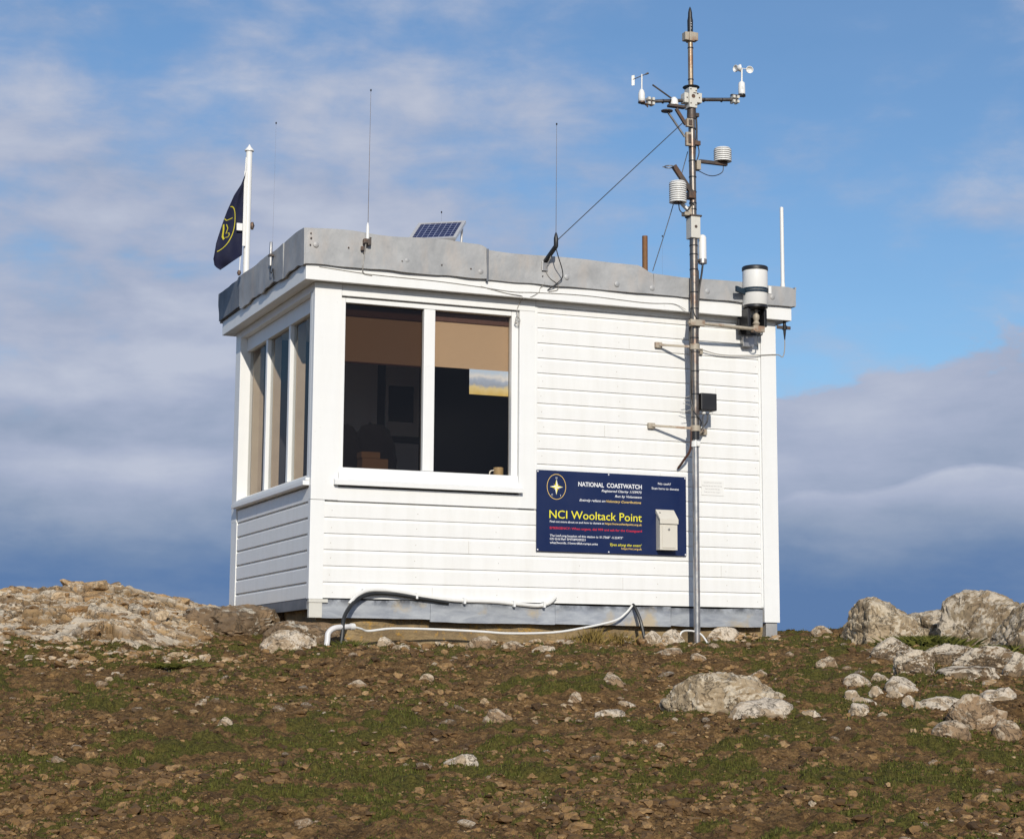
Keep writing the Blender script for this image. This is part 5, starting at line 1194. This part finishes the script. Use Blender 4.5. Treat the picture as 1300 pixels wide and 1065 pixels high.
# dry weeds and tufts by the plinth and in the crags
def tuft(x, y, n, h, r, mt, label, name='dry_weed', cat='plant', z=None):
    rr = np.random.default_rng(int(abs(x * 1000) + abs(y * 77))); V = []; zb = gz(x, y) - .01 if z is None else z
    px_ = rr.normal(size=(n, 2)) * r * .4; hh = h * (.4 + .6 * rr.random(n)); an = rr.random(n) * 6.28; ln = rr.random(n) * r * .8
    for k in range(n):
        c = Vector((px_[k, 0], px_[k, 1], 0)); d = Vector((math.cos(an[k]), math.sin(an[k]), 0)); s2 = Vector((-d.y, d.x, 0)) * .0018
        V += [c - s2, c + s2, c + d * ln[k] * .4 + Vector((0, 0, hh[k] * .6)) + s2 * .6, c + d * ln[k] + Vector((0, 0, hh[k]))]
    V = np.array([v[:] for v in V]); F = np.concatenate([np.stack([np.arange(n) * 4, np.arange(n) * 4 + 1, np.arange(n) * 4 + 2], -1), np.stack([np.arange(n) * 4, np.arange(n) * 4 + 2, np.arange(n) * 4 + 3], -1)])
    o = soup(name, mt, V, F, np.repeat(rr.random(n), 4), 3); o.location = (x, y, zb); return meta(o, label, cat)
tuft(2.13, -.16, 160, .15, .10, 'dry', 'dry yellowish weed against the plinth left of the slanting black pipe')
tuft(1.97, -.20, 90, .10, .07, 'dry', 'small dry weed left of the yellowish one at the plinth')
tuft(2.36, -.14, 110, .10, .11, 'dry', 'low dry weed at the plinth just left of the slanting black pipe')
tuft(-1.15, -1.05, 700, .035, .22, 'grass', 'bright green grass tuft at the foot of the left outcrop', 'grass_tuft', 'grass')
tuft(4.02, -1.70, 2200, .11, .26, 'grass', 'dark green tuft growing between the pale crag and the grey crag', 'grass_tuft', 'grass')
tuft(3.70, -2.05, 700, .06, .14, 'grass', 'small green tuft below the tall pale crag', 'grass_tuft', 'grass')
tuft(4.05, -2.50, 1100, .08, .20, 'grass', 'green tuft at the foot of the dark crag', 'grass_tuft', 'grass')
tuft(.22, -.30, 260, .07, .12, 'grass', 'green tuft between the white drain pipe and the black hose foot', 'grass_tuft', 'grass')
def split_islands(kinds):
    for o in [q for q in list(bpy.data.objects) if q.type == 'MESH' and q.name.split('.')[0] in kinds]:
        me = o.data; par = list(range(len(me.vertices)))
        def root(i):
            while par[i] != i: par[i] = par[par[i]]; i = par[i]
            return i
        for e in me.edges:
            a, b = root(e.vertices[0]), root(e.vertices[1])
            if a != b: par[a] = b
        groups = {}
        for p in me.polygons: groups.setdefault(root(p.vertices[0]), []).append(p.index)
        if len(groups) < 2: continue
        base_ = o.name.split('.')[0]
        for fl in groups.values():
            idx, vs, fs, sm = {}, [], [], []
            for fi in fl:
                p = me.polygons[fi]; r_ = []
                for v in p.vertices:
                    if v not in idx: idx[v] = len(vs); vs.append(tuple(me.vertices[v].co))
                    r_.append(idx[v])
                fs.append(r_); sm.append(p.use_smooth)
            m2 = bpy.data.meshes.new(base_); m2.from_pydata(vs, [], fs); m2.polygons.foreach_set('use_smooth', sm)
            if any(sm): m2.set_sharp_from_angle(angle=R(42))
            m2.materials.append(me.materials[0]); m2.update()
            n_ = bpy.data.objects.new(base_, m2); COL.objects.link(n_); n_.parent = o.parent; n_.location = o.location
        bpy.data.objects.remove(o)
split_islands({'butt_joint', 'cable_tie', 'clamp_bolt', 'roofing_nail', 'lead_dot', 'screw', 'stud', 'cross_head_bolt', 'clamp', 'arm_clamp', 'clamp_plate', 'wall_panel', 'cleat', 'hoist_tape', 'mount', 'batten'})
# ------------------------------------------------------------ SEA, SKY, LIGHT, CAMERA
n = 90; xs = np.linspace(-1, 1, n); xs = np.sign(xs) * np.abs(xs) ** 3 * 9000; Xs, Ys = np.meshgrid(xs, xs, indexing='ij')
m, nt, b = new_mat('sea water'); b.inputs['Base Color'].default_value = (.02, .05, .08, 1); b.inputs['Roughness'].default_value = .12; bump(nt, b, noise(nt, .15, 6, .6, coords(nt)).outputs[0], .4, 1); M['sea'] = m
o = grid_mesh('sea', Xs, Ys, np.full(Xs.shape, -45.), 'sea'); faces_up(o); o['kind'] = 'structure'

sun_dir = Vector((.27, 1, -.51)).normalized()          # the way the light travels
el = math.asin(-sun_dir.z); az = math.atan2(-sun_dir.x, -sun_dir.y)
sl = bpy.data.lights.new('sun', 'SUN'); sl.energy = 3.75; sl.angle = R(.5); sl.color = (1, .935, .825)
so_ = bpy.data.objects.new('sun', sl); COL.objects.link(so_); so_.rotation_euler = sun_dir.to_track_quat('-Z', 'Y').to_euler(); so_.location = (-5, -20, 12)
wd = bpy.data.worlds.new('World'); SC.world = wd; wd.use_nodes = True; nt = wd.node_tree; nt.nodes.clear()
out = N(nt, 'ShaderNodeOutputWorld'); bg1 = N(nt, 'ShaderNodeBackground'); bg2 = N(nt, 'ShaderNodeBackground')
sky = N(nt, 'ShaderNodeTexSky', sky_type='NISHITA'); sky.sun_disc = False; sky.sun_elevation = el; sky.sun_rotation = az % (2 * math.pi); sky.air_density = 1.0; sky.dust_density = .6; sky.ozone_density = 1.5; sky.altitude = 40
wb = N(nt, 'ShaderNodeMix', data_type='RGBA', blend_type='MULTIPLY'); wb.inputs[0].default_value = 1; wb.inputs[7].default_value = (.62, .85, 1.04, 1); L(nt, sky.outputs[0], wb.inputs[6]); L(nt, wb.outputs[2], bg1.inputs[0]); bg1.inputs[1].default_value = .11
tc = N(nt, 'ShaderNodeTexCoord').outputs['Generated']; sp = N(nt, 'ShaderNodeSeparateXYZ'); L(nt, tc, sp.inputs[0])
def MA(op, a, b=None, c=None, clamp=False):
    n = N(nt, 'ShaderNodeMath', operation=op); n.use_clamp = clamp
    for k, v in enumerate((a, b, c)):
        if v is None: continue
        if isinstance(v, (int, float)): n.inputs[k].default_value = v
        else: L(nt, v, n.inputs[k])
    return n.outputs[0]
azn = MA('ARCTAN2', sp.outputs[0], sp.outputs[1]); eln = MA('ARCSINE', sp.outputs[2])
Un = MA('SUBTRACT', azn, .3856); Vn = eln
def gauss(u0, v0, su, sv, k=1.0, tilt=0):
    du = MA('MULTIPLY', MA('SUBTRACT', Un, u0), 1 / su); dv = MA('SUBTRACT', Vn, v0)
    if tilt: dv = MA('SUBTRACT', dv, MA('MULTIPLY', MA('SUBTRACT', Un, u0), tilt))
    dv = MA('MULTIPLY', dv, 1 / sv)
    r = MA('ADD', MA('MULTIPLY', du, du), MA('MULTIPLY', dv, dv)); return MA('MULTIPLY', MA('EXPONENT', MA('MULTIPLY', r, -1)), k)
def cvec(su, sv, ou=0, ov=0):
    n = N(nt, 'ShaderNodeCombineXYZ'); L(nt, MA('MULTIPLY_ADD', Un, su, ou), n.inputs[0]); L(nt, MA('MULTIPLY_ADD', Vn, sv, ov), n.inputs[1]); return n.outputs[0]
def add(*a):
    r = a[0]
    for q in a[1:]: r = MA('ADD', r, q)
    return r
nA = noise(nt, 1, 7, .56, cvec(9, 15, 3.1, 1.7), .15).outputs[0]; nB = noise(nt, 1, 6, .6, cvec(18, 40, 7, 3), .3).outputs[0]; nC = noise(nt, 1, 5, .55, cvec(4, 22, 1, 9), .2).outputs[0]

nD = noise(nt, 1, 4, .5, cvec(19, 44, 2, 5), .25).outputs[0]; nDc = MA('MULTIPLY', MA('SUBTRACT', nD, .5), gauss(-.19, .20, .20, .12, 1.0)); nAc = MA('SUBTRACT', nA, .5); nBc = MA('SUBTRACT', nB, .5); nCc = MA('SUBTRACT', nC, .5)
low = MA('MULTIPLY', MA('SUBTRACT', .165, Vn), 14, clamp=True)
edge_r = MA('MULTIPLY_ADD', Un, .22, .150 - .14 * .22)
rightside = N(nt, 'ShaderNodeMapRange', interpolation_type='SMOOTHSTEP'); L(nt, Un, rightside.inputs[0]); rightside.inputs[1].default_value = .0; rightside.inputs[2].default_value = .10; rightside = rightside.outputs[0]
bank = MA('MULTIPLY', MA('MULTIPLY', add(edge_r, MA('MULTIPLY', nBc, .05), MA('MULTIPLY', nAc, .03), MA('MULTIPLY', Vn, -1)), 45, clamp=True), rightside)
cov = add(MA('MULTIPLY', nDc, 1.2), MA('MULTIPLY', nAc, 2.5), MA('MULTIPLY', nBc, 1.0), gauss(-.17, .185, .21, .11, .95), gauss(-.05, .30, .5, .03, .15), MA('MULTIPLY', MA('MULTIPLY', rightside, MA('MULTIPLY', MA('SUBTRACT', Vn, .15), 12, clamp=True)), -.27), MA('MULTIPLY', nCc, .8), gauss(-.02, .245, .12, .04, .2), gauss(.26, .238, .05, .012, .5), MA('MULTIPLY', low, MA('SUBTRACT', 1.3, rightside)), MA('MULTIPLY', bank, 1.8))
mask = N(nt, 'ShaderNodeMapRange', interpolation_type='SMOOTHSTEP'); L(nt, cov, mask.inputs[0]); mask.inputs[1].default_value = -.25; mask.inputs[2].default_value = .95; mask.inputs[3].default_value = .09; mask.inputs[4].default_value = 1.0; mask = mask.outputs[0]
ed = add(.0945, gauss(.238, 0, .05, 9, .018), gauss(.155, 0, .018, 9, .005))
ed = MA('ADD', ed, MA('MULTIPLY', nBc, .006)); dd = MA('SUBTRACT', ed, Vn)
rim = MA('MULTIPLY', MA('MULTIPLY', dd, 320, clamp=True), MA('EXPONENT', MA('MULTIPLY', dd, -48)))
rim = MA('MULTIPLY', rim, gauss(.23, .09, .10, 1.0, 1.0))
above = MA('MULTIPLY', MA('MULTIPLY', MA('EXPONENT', MA('MULTIPLY', MA('ABSOLUTE', dd), -60)), gauss(.23, .09, .08, 1.0, 1.0)), -.10)
ht = MA('MINIMUM', MA('MULTIPLY', MA('MAXIMUM', MA('SUBTRACT', Vn, .052), 0), 12.5), .72)
sh = add(ht, MA('MULTIPLY', nDc, .75), MA('MULTIPLY', nCc, .8), MA('MULTIPLY', nAc, .65), MA('MULTIPLY', nBc, .35), .04, above, MA('MULTIPLY', rim, .34), gauss(-.20, .128, .09, .012, -.14), gauss(-.20, .108, .07, .010, .14), gauss(-.20, .155, .10, .018, .12))
shr = N(nt, 'ShaderNodeMath', operation='ADD', use_clamp=True); L(nt, sh, shr.inputs[0]); shr.inputs[1].default_value = 0
cr = ramp(nt, shr.outputs[0], [(0, (.112, .205, .40)), (.25, (.18, .265, .43)), (.5, (.29, .36, .50)), (.75, (.39, .445, .59)), (1, (.50, .545, .665))])
L(nt, cr.outputs[0], bg2.inputs[0]); bg2.inputs[1].default_value = 1.0
ms = N(nt, 'ShaderNodeMixShader'); L(nt, mask, ms.inputs[0]); L(nt, bg1.outputs[0], ms.inputs[1]); L(nt, bg2.outputs[0], ms.inputs[2]); L(nt, ms.outputs[0], out.inputs[0])

cam = bpy.data.cameras.new('camera'); co = bpy.data.objects.new('camera', cam); COL.objects.link(co); SC.camera = co
cam.sensor_fit = 'HORIZONTAL'; cam.sensor_width = 36; cam.lens = 36 * 2465.64 / 1300; cam.shift_y = -45 / 1300; cam.clip_end = 20000; cam.clip_start = .1
yaw, pitch, roll = .3856, .1547, .0058
fwd = Vector((math.sin(yaw) * math.cos(pitch), math.cos(yaw) * math.cos(pitch), math.sin(pitch))); rt = Vector((math.cos(yaw), -math.sin(yaw), 0)); up = rt.cross(fwd)
r2 = rt * math.cos(roll) + up * math.sin(roll); u2 = -rt * math.sin(roll) + up * math.cos(roll)
co.matrix_world = Matrix(((r2.x, u2.x, -fwd.x, CX), (r2.y, u2.y, -fwd.y, CY), (r2.z, u2.z, -fwd.z, CZ), (0, 0, 0, 1)))
SC.view_settings.view_transform = 'Standard'; SC.view_settings.look = 'None'; SC.view_settings.exposure = 0; SC.view_settings.gamma = 1; SC.view_settings.use_curve_mapping = False
SC.cycles.max_bounces = 8; SC.cycles.transparent_max_bounces = 12
